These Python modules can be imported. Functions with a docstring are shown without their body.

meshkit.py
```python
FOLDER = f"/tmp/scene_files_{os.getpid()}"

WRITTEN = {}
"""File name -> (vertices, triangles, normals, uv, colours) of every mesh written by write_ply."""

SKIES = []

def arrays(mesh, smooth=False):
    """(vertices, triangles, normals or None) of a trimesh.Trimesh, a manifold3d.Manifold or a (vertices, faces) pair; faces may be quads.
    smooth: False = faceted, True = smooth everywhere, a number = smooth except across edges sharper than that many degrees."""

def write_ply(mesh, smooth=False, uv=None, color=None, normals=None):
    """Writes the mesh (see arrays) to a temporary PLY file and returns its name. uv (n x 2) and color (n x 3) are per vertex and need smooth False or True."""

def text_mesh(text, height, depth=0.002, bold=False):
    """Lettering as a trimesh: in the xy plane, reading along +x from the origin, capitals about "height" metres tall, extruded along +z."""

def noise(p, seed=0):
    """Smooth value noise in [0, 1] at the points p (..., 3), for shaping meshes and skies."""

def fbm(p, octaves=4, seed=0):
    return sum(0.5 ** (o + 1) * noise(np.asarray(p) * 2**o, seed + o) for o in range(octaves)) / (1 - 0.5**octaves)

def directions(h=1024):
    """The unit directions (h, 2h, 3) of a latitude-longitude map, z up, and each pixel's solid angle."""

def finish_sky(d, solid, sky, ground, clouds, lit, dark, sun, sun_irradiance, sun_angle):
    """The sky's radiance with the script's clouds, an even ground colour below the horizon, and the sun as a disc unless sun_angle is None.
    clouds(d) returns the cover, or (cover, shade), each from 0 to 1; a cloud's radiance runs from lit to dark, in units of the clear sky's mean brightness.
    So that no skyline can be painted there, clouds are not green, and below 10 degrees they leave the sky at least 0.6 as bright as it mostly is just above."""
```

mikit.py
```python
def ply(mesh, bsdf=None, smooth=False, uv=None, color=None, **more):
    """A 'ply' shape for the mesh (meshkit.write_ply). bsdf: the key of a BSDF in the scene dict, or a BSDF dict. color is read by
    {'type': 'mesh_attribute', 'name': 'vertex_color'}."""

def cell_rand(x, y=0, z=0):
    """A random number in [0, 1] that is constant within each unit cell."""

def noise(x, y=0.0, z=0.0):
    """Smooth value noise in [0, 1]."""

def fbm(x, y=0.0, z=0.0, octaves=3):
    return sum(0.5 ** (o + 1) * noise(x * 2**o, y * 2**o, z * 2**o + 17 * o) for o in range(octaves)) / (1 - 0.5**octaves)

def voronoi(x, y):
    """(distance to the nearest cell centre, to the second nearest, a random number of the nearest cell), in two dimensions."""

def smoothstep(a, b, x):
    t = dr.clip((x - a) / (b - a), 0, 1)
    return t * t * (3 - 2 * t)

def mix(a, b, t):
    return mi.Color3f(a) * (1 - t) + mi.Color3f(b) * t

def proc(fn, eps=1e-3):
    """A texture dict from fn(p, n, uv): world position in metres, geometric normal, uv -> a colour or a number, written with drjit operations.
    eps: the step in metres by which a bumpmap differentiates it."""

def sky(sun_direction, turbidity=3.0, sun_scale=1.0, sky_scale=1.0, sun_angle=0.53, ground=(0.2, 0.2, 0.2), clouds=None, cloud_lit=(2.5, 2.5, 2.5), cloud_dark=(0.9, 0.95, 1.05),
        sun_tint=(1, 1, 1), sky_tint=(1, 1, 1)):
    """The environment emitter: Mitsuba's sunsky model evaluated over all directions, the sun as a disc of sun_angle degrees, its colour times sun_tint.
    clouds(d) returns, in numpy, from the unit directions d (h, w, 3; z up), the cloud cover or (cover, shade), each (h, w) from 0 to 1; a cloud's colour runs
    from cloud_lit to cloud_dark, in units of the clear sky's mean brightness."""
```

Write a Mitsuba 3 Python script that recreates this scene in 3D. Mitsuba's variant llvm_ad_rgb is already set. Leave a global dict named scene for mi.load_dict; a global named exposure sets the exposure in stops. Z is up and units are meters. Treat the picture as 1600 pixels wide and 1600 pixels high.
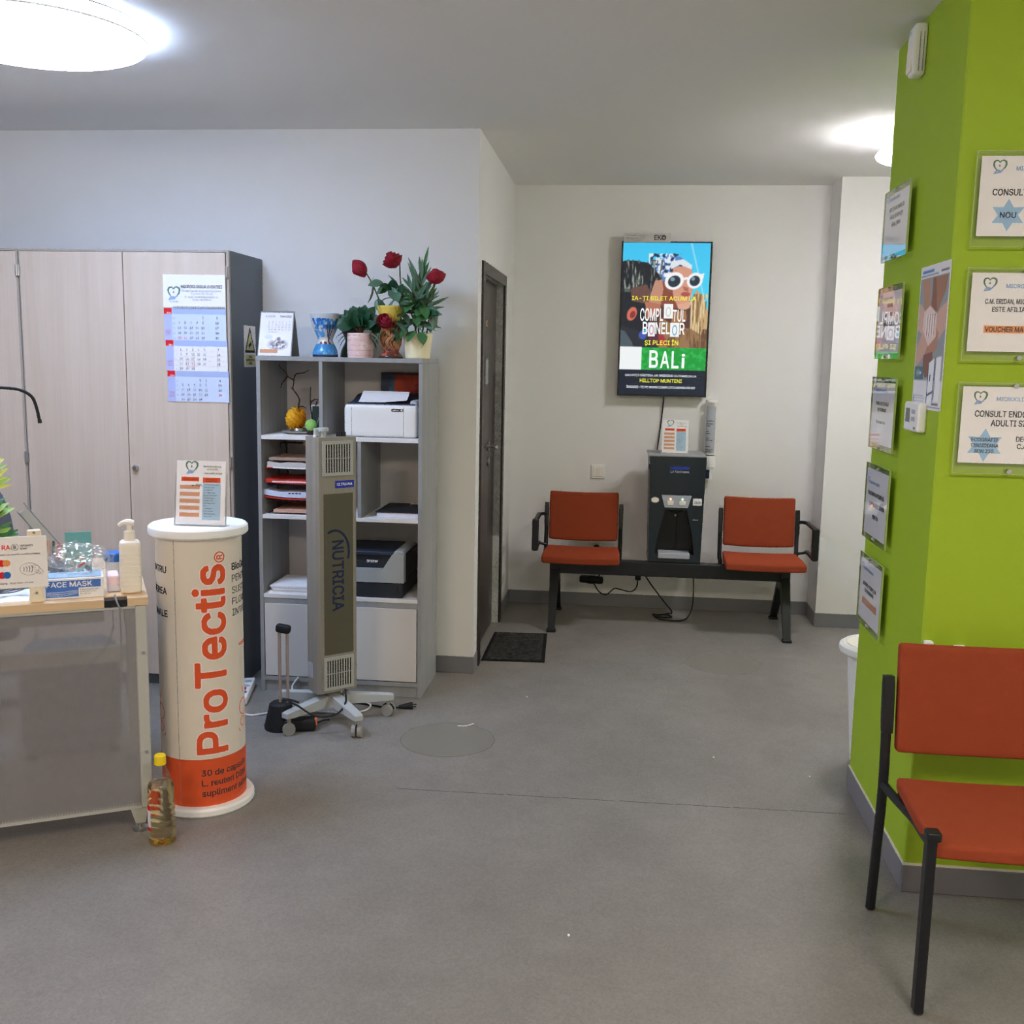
import math, random
import numpy as np, trimesh, manifold3d, shapely
import scipy.ndimage as ndi
import shapely.geometry as sg, shapely.affinity as sa
import mitsuba as mi, drjit as dr, mikit, meshkit
from mikit import noise, fbm, cell_rand, smoothstep, mix
random.seed(7); RNG = np.random.default_rng(11)
T4 = mi.ScalarTransform4f
scene, labels = {'type': 'scene'}, {}

# ------------------------------------------------------------------ camera, light, exposure
exposure = 0.0
YAW, PITCH, ROLL, EYE, FOCAL = math.radians(6.02), math.radians(8.39), math.radians(1.08), np.array([0, 0, 1.5466]), 1620.0
fwd = np.array([-math.sin(YAW)*math.cos(PITCH), math.cos(YAW)*math.cos(PITCH), -math.sin(PITCH)])
rt = np.array([math.cos(YAW), math.sin(YAW), 0.0]); upv = np.cross(rt, fwd)
upv = -math.sin(ROLL)*rt + math.cos(ROLL)*upv
scene['camera'] = {'type': 'perspective', 'fov': math.degrees(2*math.atan(800/FOCAL)), 'fov_axis': 'x', 'near_clip': 0.05, 'far_clip': 60.0,
                   'to_world': T4().look_at(origin=EYE.tolist(), target=(EYE+fwd).tolist(), up=upv.tolist())}
LAMP_COOL = [16.0, 21.0, 31.5]      # the large dome over the desk
LAMP_BACK = [78.0, 74.0, 77.0]      # the small dome in the passage behind the pillar
LAMP_ROOM = [39.0, 36.0, 32.5]        # the dome over the waiting side, behind the photographer

# ------------------------------------------------------------------ colours and materials
def lin(c):
    if isinstance(c, str):
        c = [int(c[i:i+2], 16)/255 for i in (1, 3, 5)]
    c = np.asarray(c, float)
    return np.where(c <= .04045, c/12.92, ((c+.055)/1.055)**2.4)
def rgb(c): return {'type': 'rgb', 'value': [float(x) for x in (lin(c) if isinstance(c, str) else c)]}
def mat(name, c, rough=.5, spec=.4, metal=0.0, **k):
    tex = c if isinstance(c, dict) else rgb(c)
    scene[name] = {'type': 'twosided', 'b': {'type': 'principled', 'base_color': tex, 'roughness': rough, 'specular': spec, 'metallic': metal, **k}}
    return name
def matte(name, c):
    scene[name] = {'type': 'twosided', 'b': {'type': 'diffuse', 'reflectance': c if isinstance(c, dict) else rgb(c)}}
    return name
def bumped(name, c, fn, scale, rough=.5, spec=.4, eps=1e-3):
    scene[name] = {'type': 'twosided', 'b': {'type': 'bumpmap', 'tex': mikit.proc(fn, eps=eps), 'scale': scale,
                   'bsdf': {'type': 'principled', 'base_color': c if isinstance(c, dict) else rgb(c), 'roughness': rough, 'specular': spec}}}
    return name
def V3(*a): return mi.Color3f(*[float(x) for x in a])
def p_floor(p, n, uv):
    a = noise(p.x*420, p.y*420, 1.0); b = fbm(p.x*3.1, p.y*3.1, 2.0, 4); c = noise(p.x*150, p.y*150, 5.0)
    d = fbm(p.x*14, p.y*14, 7.0, 3)
    k = .80 + .16*a + .12*c + .16*(b-.5) + .10*(d-.5)
    return mix(V3(.201, .188, .170), V3(.234, .220, .201), b)*k
def p_birch(p, n, uv):
    a = fbm(p.x*26+p.y*9, p.z*1.5, 3.0, 4); b = noise(p.x*160+p.y*40, p.z*5, 9.0)
    return mix(V3(.565, .460, .372), V3(.640, .542, .455), a)*(.97+.05*b)
def p_concrete(p, n, uv):
    a = fbm(p.x*40+p.y*46, p.z*1.6, 3.0, 4); b = fbm(p.x*9, p.y*9, p.z*7, 3)
    return mix(V3(.225, .232, .235), V3(.350, .356, .356), .6*a+.4*b)
def p_wenge(p, n, uv):
    a = fbm(p.x*30+p.y*30, p.z*1.2, 3.0, 3)
    return mix(V3(.015, .0105, .009), V3(.034, .024, .020), a)
def p_fabric(p, n, uv):
    a = noise(p.x*700, p.y*700, p.z*700); b = fbm(p.x*30, p.y*30, p.z*30, 3)
    return mix(V3(.240, .040, .016), V3(.312, .060, .024), .55*a+.45*b)
def p_mat(p, n, uv):
    a = noise(p.x*260, p.y*500, 0.0); b = noise(p.x*60, p.y*60, 3.0)
    return mix(V3(.014, .014, .014), V3(.062, .060, .057), a*b*1.6)
def p_birchtop(p, n, uv):
    a = fbm((p.x*.877+p.y*.48)*5, (p.y*.877-p.x*.48)*60, p.z*60, 4)
    return mix(V3(.56, .39, .22), V3(.69, .52, .33), a)
def p_steel(p, n, uv):
    a = noise(p.x*900+p.y*900, p.z*2.0, 1.0); b = fbm(p.x*6, p.y*6, p.z*3, 2)
    return V3(.300, .280, .240)*(.86+.18*a+.12*b)
def p_bumpfloor(p, n, uv): return noise(p.x*240, p.y*240, 3.0)*.6 + noise(p.x*90, p.y*90, 1.0)*.6
def p_bumpfab(p, n, uv): return noise(p.x*900, p.y*900, p.z*900)
bumped('m_floor', mikit.proc(p_floor), p_bumpfloor, .0003, .42, .45)
matte('m_wall', (.80, .792, .775)); matte('m_ceiling', (.84, .835, .825))
mat('m_green', (.320, .470, .024), .55, .25)
mat('m_base', '#76767a', .45, .4); mat('m_caulk', '#dcd8c4', .6, .2)
mat('m_birch', mikit.proc(p_birch), .42, .4); mat('m_concrete', mikit.proc(p_concrete), .5, .35)
mat('m_wenge', mikit.proc(p_wenge), .35, .5); mat('m_anthracite', '#5c646d', .5, .35); mat('m_edgebeige', '#a49c93', .5, .3); mat('m_signyellow', '#d4cd90', .6, .2)
mat('m_white', '#e6e6e4', .4, .4); mat('m_shelfwhite', '#dedddb', .45, .3); mat('m_doorwhite', '#cfccc8', .45, .3)
mat('m_paper', '#eceaea', .8, .1); mat('m_bluepaper', '#cdd8ee', .8, .1); mat('m_bluebar', '#a9b9de', .8, .1); mat('m_lilac', '#b4bce6', .8, .1)
mat('m_red', '#d0262f', .6, .2); mat('m_redtext', '#c84050', .7, .1); mat('m_ink', '#30323a', .7, .1); mat('m_greyink', '#7d838c', .7, .1)
mat('m_black', '#15171a', .4, .4); mat('m_softblack', '#1b1d1f', .6, .3); mat('m_glossblack', '#17242a', .14, .5); mat('m_niche', '#080c0e', .3, .4)
bumped('m_fabric', mikit.proc(p_fabric), p_bumpfab, .0003, .85, .15)
mat('m_metal', '#b4b6b8', .25, .5, 1.0); mat('m_chrome', '#d8dadc', .12, .5, 1.0)
mat('m_steel', mikit.proc(p_steel), .45, .5, .35); mat('m_steelpanel', '#5a5747', .5, .3, .2); mat('m_grille', '#a7a8a2', .5, .3); mat('m_dark', '#202322', .7, .2)
mat('m_greybase', '#aeb3b3', .45, .4); mat('m_castor', '#8f8e88', .5, .4)
mat('m_navy', '#202a44', .6, .2); mat('m_blue', '#2c58a8', .5, .3); mat('m_boxblue', '#4a74c4', .5, .3); mat('m_stickerblue', '#2838a0', .5, .3)
mat('m_orange', '#d2532a', .5, .3); mat('m_orangeflyer', '#d9552e', .7, .15); mat('m_tan', '#cf9877', .7, .15); mat('m_flyerblue', '#a9c4d8', .7, .15)
mat('m_drum', '#d8d0c3', .38, .35); mat('m_drumcap', '#eceeee', .35, .4)
mat('m_birchtop', mikit.proc(p_birchtop), .42, .4); mat('m_frame', '#b9bbb6', .4, .4, .2); mat('m_wire', '#97969a', .6, .3)
mat('m_cream', '#e6dcc4', .45, .35); mat('m_creampot', '#ece2bc', .35, .4); mat('m_soap', '#ece6da', .35, .45)
mat('m_yellow', '#f0d21c', .4, .4); mat('m_teal', '#6aa8a6', .5, .3); mat('m_cupblue', '#2468b8', .35, .4); mat('m_pink', '#eed6da', .6, .2)
mat('m_mat', mikit.proc(p_mat), .95, .1); mat('m_rubber', '#141414', .8, .2)
mat('m_grey', '#8b8e90', .5, .3); mat('m_darkgrey', '#55585c', .7, .2); mat('m_chairgrey', '#585b60', .8, .1)
mat('m_starblue', '#9cc0de', .7, .15); mat('m_titleblue', '#8aa4cc', .7, .1); mat('m_highlight', '#e59a62', .7, .1); mat('m_logodark', '#5c7a66', .7, .1)
mat('m_lcd', '#6f7672', .3, .4); mat('m_tubecore', '#a8968c', .35, .4); mat('m_gold', '#b4966a', .4, .5, .3); mat('m_greytray', '#a9adb6', .4, .4)
mat('m_signgreen', '#a9bd74', .3, .5)
mat('m_print', {'type': 'mesh_attribute', 'name': 'vertex_color'}, .55, .3)
mat('m_glaze', {'type': 'mesh_attribute', 'name': 'vertex_color'}, .2, .5)
scene['m_pane'] = {'type': 'thindielectric', 'int_ior': 1.49}
scene['m_film'] = {'type': 'thindielectric', 'int_ior': 1.5}
scene['m_oil'] = {'type': 'dielectric', 'int_ior': 1.47}
scene['m_tubeglass'] = {'type': 'thindielectric', 'int_ior': 1.5}
for nm, c, t in (('m_leafdark', '#1f472f', .15), ('m_leafmid', '#3d6b3c', .25), ('m_leafgrey', '#4f6f58', .2), ('m_leafpale', '#8fae52', .4), ('m_leafyellow', '#b9bb54', .4)):
    scene[nm] = {'type': 'twosided', 'b': {'type': 'principled', 'base_color': rgb(c), 'roughness': .45, 'specular': .35}}
mat('m_stem', '#4a4a2c', .6, .2); mat('m_rose', '#8c1a2c', .6, .25, sheen=.4); mat('m_rosefade', '#a03048', .6, .25, sheen=.4); mat('m_branch', '#3a2c28', .8, .1)
mat('m_flower', '#dca224', .6, .2); mat('m_moss', '#93c468', .7, .1); mat('m_silver', '#c9c6c0', .2, .5, .8); mat('m_soil', '#2c241e', .9, .1)
mat('m_envelope', '#a98f80', .7, .15); mat('m_envelope2', '#c8a08c', .7, .15); mat('m_papergrey', '#c9c6c4', .7, .1); mat('m_folderred', '#c23a34', .4, .35)
mat('m_printergrey', '#9ea4a6', .45, .35); mat('m_printerdark', '#23282e', .5, .35); mat('m_navytray', '#2a3242', .5, .35); mat('m_orangekey', '#e0703c', .4, .3)
mat('m_boxwhite', '#d8d8e6', .5, .3); mat('m_boxpaper', '#e9e8ea', .5, .3)

# ------------------------------------------------------------------ mesh helpers
cat = trimesh.util.concatenate
def R2(u0, u1, v0, v1): return sg.box(u0, v0, u1, v1)
def put(key, m, bsdf, smooth=30, **k):
    base, i = key, 0
    while key in scene:
        i += 1; key = f'{base}_{i:03d}'
    scene[key] = mikit.ply(m, bsdf, smooth=smooth, **k)
    return key
def lab(key, label, category=None, group=None, kind=None):
    labels[key] = {k: v for k, v in (('label', label), ('category', category), ('group', group), ('kind', kind)) if v}
    return key
def struct(key, m, bsdf, label, smooth=False):
    put(key, m, bsdf, smooth); labels[key] = {'kind': 'structure', 'label': label}
def box(x0, x1, y0, y1, z0, z1, b=0.0):
    lo, hi = np.minimum([x0, y0, z0], [x1, y1, z1]), np.maximum([x0, y0, z0], [x1, y1, z1])
    b = min(b, *(0.45*(hi-lo)))
    if b <= 0:
        m = trimesh.creation.box(extents=hi-lo); m.apply_translation((lo+hi)/2); return m
    pts = []
    for sx in (0, 1):
        for sy in (0, 1):
            for sz in (0, 1):
                c = np.where([sx, sy, sz], hi, lo); d = np.where([sx, sy, sz], -b, b)
                for k in range(3):
                    q = c + d; q[k] = c[k]; pts.append(q)
    return trimesh.PointCloud(pts).convex_hull
def rbox(sx, sy, sz, r, n=8):
    m = trimesh.creation.box(extents=(1, 1, 1))
    g = np.linspace(-.5, .5, n+1)
    vs, fs = [], []
    for ax in range(3):
        for s in (-.5, .5):
            a, b = np.meshgrid(g, g, indexing='ij')
            p = np.zeros((n+1, n+1, 3)); p[..., ax] = s; p[..., (ax+1) % 3] = a; p[..., (ax+2) % 3] = b
            k = len(vs)*(n+1)**2; i, j = np.meshgrid(range(n), range(n), indexing='ij')
            q = np.stack([i*(n+1)+j, (i+1)*(n+1)+j, (i+1)*(n+1)+j+1, i*(n+1)+j+1], -1).reshape(-1, 4)+k
            if s < 0: q = q[:, ::-1]
            vs.append(p.reshape(-1, 3)); fs.append(np.vstack([q[:, [0, 1, 2]], q[:, [0, 2, 3]]]))
    v = np.vstack(vs)*2
    half = np.array([sx, sy, sz])/2; r = min(r, *half)
    # spread the grid so that the corners get enough points
    v = np.sign(v)*(1-(1-np.abs(v))**1.6)*half
    c = np.clip(v, -(half-r), half-r); d = v-c; L = np.linalg.norm(d, axis=1, keepdims=True)
    v = c + d/np.maximum(L, 1e-9)*np.max(np.abs(d), axis=1, keepdims=True)
    m = trimesh.Trimesh(v, np.vstack(fs), process=False); m.merge_vertices(digits_vertex=6)
    return m
def at(m, x=0, y=0, z=0, rz=0, rx=0, ry=0):
    m = m.copy()
    for a, ax in ((rx, [1, 0, 0]), (ry, [0, 1, 0]), (rz, [0, 0, 1])):
        if a: m.apply_transform(trimesh.transformations.rotation_matrix(math.radians(a), ax))
    m.apply_translation([x, y, z]); return m
def cyl(p0, p1, r0, r1=None, n=20, cap=True):
    p0, p1 = np.asarray(p0, float), np.asarray(p1, float); r1 = r0 if r1 is None else r1
    d = p1-p0; L = np.linalg.norm(d); d /= L
    a = np.cross(d, [0, 0, 1.0] if abs(d[2]) < .9 else [1.0, 0, 0]); a /= np.linalg.norm(a); b = np.cross(d, a)
    t = np.arange(n)*2*np.pi/n; ring = np.cos(t)[:, None]*a+np.sin(t)[:, None]*b
    v = np.vstack([p0+r0*ring, p1+r1*ring, p0, p1]); f = []
    for i in range(n):
        j = (i+1) % n; f += [[i, j, n+j], [i, n+j, n+i]]
        if cap: f += [[2*n, j, i], [2*n+1, n+i, n+j]]
    return trimesh.Trimesh(v, f, process=False)
def smoothpath(pts, k=6):
    pts = np.asarray(pts, float); P = np.vstack([2*pts[0]-pts[1], pts, 2*pts[-1]-pts[-2]]); out = []
    for i in range(1, len(P)-2):
        for t in np.arange(k)/k:
            a, b, c, d = P[i-1], P[i], P[i+1], P[i+2]
            out.append(.5*(2*b+(c-a)*t+(2*a-5*b+4*c-d)*t*t+(3*b-a-3*c+d)*t**3))
    return np.array(out+[pts[-1]])
def tube(pts, r, n=8, smooth=6):
    p = smoothpath(pts, smooth) if smooth else np.asarray(pts, float)
    r = np.broadcast_to(r, len(p)) if np.ndim(r) == 0 else np.interp(np.linspace(0, 1, len(p)), np.linspace(0, 1, len(r)), r)
    t = np.gradient(p, axis=0); t /= np.linalg.norm(t, axis=1, keepdims=True)+1e-12
    a = np.cross(t[0], [.3, .2, .93]); a /= np.linalg.norm(a); rings = []
    for i in range(len(p)):
        a = a-t[i]*(a@t[i]); a /= np.linalg.norm(a); b = np.cross(t[i], a); th = np.arange(n)*2*np.pi/n
        rings.append(p[i]+r[i]*(np.cos(th)[:, None]*a+np.sin(th)[:, None]*b))
    v = np.vstack(rings+[p[:1], p[-1:]]); f = []; m = len(p)
    for i in range(m-1):
        for j in range(n):
            k = (j+1) % n; f += [[i*n+j, i*n+k, (i+1)*n+k], [i*n+j, (i+1)*n+k, (i+1)*n+j]]
    for j in range(n):
        k = (j+1) % n; f += [[m*n, k, j], [m*n+1, (m-1)*n+j, (m-1)*n+k]]
    return trimesh.Trimesh(v, f, process=False)
def lathe(prof, x=0, y=0, z=0, n=32):
    m = trimesh.creation.revolve(np.asarray(prof, float), sections=n); m.apply_translation([x, y, z]); return m
class Fr:
    """A flat frame: origin, right, up; n points to the one who reads it."""
    def __init__(s, o, x, y):
        s.o = np.asarray(o, float); s.x = np.asarray(x, float)/np.linalg.norm(x); s.y = np.asarray(y, float)/np.linalg.norm(y); s.n = np.cross(s.x, s.y)
        s.M = np.eye(4); s.M[:3, 0], s.M[:3, 1], s.M[:3, 2], s.M[:3, 3] = s.x, s.y, s.n, s.o
    def p(s, u, v, d=0): return s.o+u*s.x+v*s.y+d*s.n
    def m(s, mesh):
        mesh = mesh.copy(); mesh.apply_transform(s.M); return mesh
    def box(s, u0, u1, v0, v1, d0, d1, b=0.0): return s.m(box(u0, u1, v0, v1, d0, d1, b))
    def flat(s, poly, d0=0.0, t=.0004):
        g = [q for q in getattr(poly, 'geoms', [poly]) if q.area > 0 and q.geom_type == 'Polygon']
        return s.m(cat([at(trimesh.creation.extrude_polygon(q, t, engine='earcut'), z=d0) for q in g]))
    def text(s, items, d=.0004):
        return s.m(cat([at(textm(*it), z=d) for it in items]))
    def sub(s, u, v, d=0): return Fr(s.p(u, v, d), s.x, s.y)
_tc = {}
def textm(txt, u, v, h, align='l', bold=False, width=None, depth=.0004):
    k = (txt, bold)
    if k not in _tc: _tc[k] = meshkit.text_mesh(txt, 1.0, 1.0, bold)
    m = _tc[k].copy(); b = m.bounds; sx = h
    if width: sx = width/(b[1][0]-b[0][0])
    m.apply_scale([sx, h, depth]); b = m.bounds
    m.apply_translation([u-{'l': b[0][0], 'c': (b[0][0]+b[1][0])/2, 'r': b[1][0]}[align], v, 0]); return m
def textshape(txt, bold=False):
    m = meshkit.text_mesh(txt, 1.0, 1.0, bold)
    tri = m.triangles[(np.abs(m.triangles[:, :, 2]) < 1e-6).all(1)][:, :, :2]
    return shapely.union_all([sg.Polygon(t).buffer(1e-4) for t in tri])
def grid(fr, w, h, nx, ny, fn, d=0.0, bend=None):
    u, v = np.meshgrid(np.linspace(0, 1, nx), np.linspace(0, 1, ny), indexing='ij')
    c = np.clip(ndi.gaussian_filter(np.asarray(fn(u, v), float), (.5, .5, 0)), 0, 1).reshape(-1, 3)
    dd = d+(bend(u, v) if bend else 0*u)
    p = fr.o+(u*w)[..., None]*fr.x+(v*h)[..., None]*fr.y+dd[..., None]*fr.n
    i, j = np.meshgrid(range(nx-1), range(ny-1), indexing='ij'); a = i*ny+j
    q = np.stack([a, a+ny, a+ny+1, a+1], -1).reshape(-1, 4)
    return trimesh.Trimesh(p.reshape(-1, 3), np.vstack([q[:, [0, 1, 2]], q[:, [0, 2, 3]]]), process=False), lin(c)
def paint(key, fr, w, h, nx, ny, fn, d=0.0, bsdf='m_print'):
    m, c = grid(fr, w, h, nx, ny, fn, d); return put(key, m, bsdf, False, color=c)
class Art:
    """Numpy painting of flat print: u to the right, v up, both 0 to 1."""
    def __init__(s, u, v, base): s.u, s.v = u, v; s.c = np.broadcast_to(col(base), u.shape+(3,)).copy()
    def on(s, mask, c):
        m = np.clip(mask, 0, 1)[..., None]; s.c = s.c*(1-m)+np.asarray(c if not isinstance(c, str) else col(c))*m
    def ell(s, cu, cv, ru, rv, c, rot=0, soft=.12):
        a, b = math.cos(rot), math.sin(rot); du, dv = s.u-cu, s.v-cv
        x, y = (du*a+dv*b)/ru, (-du*b+dv*a)/rv; s.on((1-np.hypot(x, y))/soft, c)
    def rect(s, u0, u1, v0, v1, c, soft=.004): s.on(np.minimum(np.minimum(s.u-u0, u1-s.u), np.minimum(s.v-v0, v1-s.v))/soft+.5, c)
    def poly(s, pts, c):
        s.on(shapely.contains_xy(sg.Polygon(pts), np.clip(s.u, .003, .997), s.v).astype(float), c)
    def n(s, fu, fv, seed=0, oct=3): return meshkit.fbm(np.stack([s.u*fu, s.v*fv, 0*s.u], -1), oct, seed)
def col(c): return np.array([int(c[i:i+2], 16)/255 for i in (1, 3, 5)]) if isinstance(c, str) else np.asarray(c, float)
def leaf(p, d, L, W, up=(0, 0, 1), droop=.3, n=5, fold=.25):
    d = np.asarray(d, float); d /= np.linalg.norm(d); s = np.cross(d, up)
    if np.linalg.norm(s) < 1e-3: s = np.cross(d, [1, 0, 0])
    s /= np.linalg.norm(s); w = np.cross(s, d); v = []; t = np.linspace(0, 1, n)
    for q in t:
        c = np.asarray(p)+d*L*q-w*droop*L*q*q; ww = W/2*math.sin(math.pi*min(1, q*.92+.06))**.8
        v += [c-s*ww+w*fold*ww, c, c+s*ww+w*fold*ww]
    f = []
    for i in range(n-1):
        a = 3*i; f += [[a, a+1, a+4], [a, a+4, a+3], [a+1, a+2, a+5], [a+1, a+5, a+4]]
    return trimesh.Trimesh(np.array(v), f, process=False)

# ------------------------------------------------------------------ the room
CEIL, YL, YB, XD = 2.593, 4.928, 6.480, -.700
struct('floor', box(-3.6, 2.6, -2.6, 6.6, -.05, 0), 'm_floor', 'speckled grey vinyl floor')
seam = cat([box(-.77+i*.2, -.77+i*.2+.19, 3.507+i*.003, 3.5095+i*.003, 0, .0006) for i in range(8)])
put('floor__weld_seam', seam, 'm_darkgrey', False)
struct('ceiling', box(-3.6, 2.6, -2.6, 6.6, CEIL, CEIL+.06), 'm_ceiling', 'plain white ceiling')
struct('wall_left', box(-3.6, XD, YL, YL+.1, 0, CEIL), 'm_wall', 'white wall behind the cabinets and the bookcase')
DY0, DY1, DZ = 5.110, 5.950, 1.955
wl = sg.box(YL, 0, YB, CEIL).difference(sg.box(DY0, -.1, DY1, DZ))
m = trimesh.creation.extrude_polygon(wl, .16, engine='earcut'); m.apply_transform([[0, 0, 1, XD-.16], [1, 0, 0, 0], [0, 1, 0, 0], [0, 0, 0, 1]])
struct('wall_inner', m, 'm_wall', 'white side wall with the dark door')
struct('wall_back', box(XD-.2, 2.6, YB, YB+.1, 0, CEIL), 'm_wall', 'white back wall with the screen')
struct('wall_column', box(1.176, 2.1, 6.190, YB, 0, CEIL), 'm_wall', 'white projecting column beside the bench')
PX, PY0, PY1 = .873, 3.005, 3.765
struct('pillar', box(PX, 2.6, PY0, PY1, 0, CEIL, .004), 'm_green', 'lime green wall end carrying the notices')
struct('wall_right', box(2.6, 2.7, -2.6, 6.6, 0, CEIL), 'm_wall', 'white wall right of the view')
struct('wall_far_left', box(-3.7, -3.6, -2.6, 6.6, 0, CEIL), 'm_wall', 'white wall left of the view')
struct('wall_front', box(-3.6, 2.6, -2.7, -2.6, 0, CEIL), 'm_wall', 'white wall behind the photographer')
BH, BT = .084, .006
def skirt(x0, x1, y0, y1): return cat([box(x0, x1, y0, y1, 0, BH, .002)])
struct('baseboard_left', skirt(-.90, XD+BT, YL-BT, YL), 'm_base', 'grey coved vinyl skirting right of the bookcase')
struct('baseboard_inner', cat([skirt(XD, XD+BT, YL, 5.045), skirt(XD, XD+BT, 6.015, YB)]), 'm_base', 'grey vinyl skirting beside the door')
struct('baseboard_back', skirt(XD+BT, 1.176, YB-BT, YB), 'm_base', 'grey vinyl skirting below the bench')
struct('baseboard_column', cat([skirt(1.176-BT, 1.176, 6.190, YB-BT), skirt(1.176-BT, 2.1, 6.190-BT, 6.190)]), 'm_base', 'grey vinyl skirting of the column')
struct('baseboard_pillar', cat([skirt(PX-BT, PX, PY0, PY1), skirt(PX-BT, 2.6, PY0-BT, PY0), skirt(PX-BT, 2.6, PY1, PY1+BT)]), 'm_base', 'grey vinyl skirting of the green wall')
struct('trim_1', cat([box(PX-.004, PX, PY0, PY1, BH, BH+.007), box(PX-.004, 2.6, PY0-.004, PY0, BH, BH+.007)]), 'm_caulk', 'cream sealant line above the skirting of the green wall')
# door
LX = -.738
leafm = box(LX-.04, LX, DY0+.004, DY1-.004, .008, DZ-.003, .002)
struct('door_1', leafm, 'm_wenge', 'dark brown door seen at a steep angle')
put('door_1__frame', cat([box(XD-.16, XD+.012, 5.047, DY0, 0, 2.013, .002), box(XD-.16, XD+.012, DY1, 6.012, 0, 2.013, .002), box(XD-.16, XD+.012, DY0, DY1, DZ, 2.013, .002)]), 'm_wenge', False)
hy, hz = 5.66, 1.07
put('door_1__handle', cat([cyl((LX, hy, hz), (LX+.008, hy, hz), .026), cyl((LX, hy, hz), (LX+.052, hy, hz), .010), tube([(LX+.047, hy, hz), (LX+.05, hy-.02, hz), (LX+.05, hy-.115, hz-.004)], .0095, 10)]), 'm_metal')
labels['door_1__handle'] = {'label': 'brushed metal lever handle'}
put('door_1__keyhole_plate', cyl((LX, hy, hz-.085), (LX+.008, hy, hz-.085), .024), 'm_metal')
fr = Fr((LX+.001, 5.46, 1.40), (0, 1, 0), (0, 0, 1))
put('door_1__name_plate', fr.box(0, .12, 0, .155, 0, .006, .001), 'm_darkgrey', False)
put('door_1__name_plate__insert', fr.box(.008, .112, .012, .143, .006, .007), 'm_grey', False)
put('door_1__lettering', fr.text([('WC', .03, .315, .032, 'l', True)]), 'm_gold', False)

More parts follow.
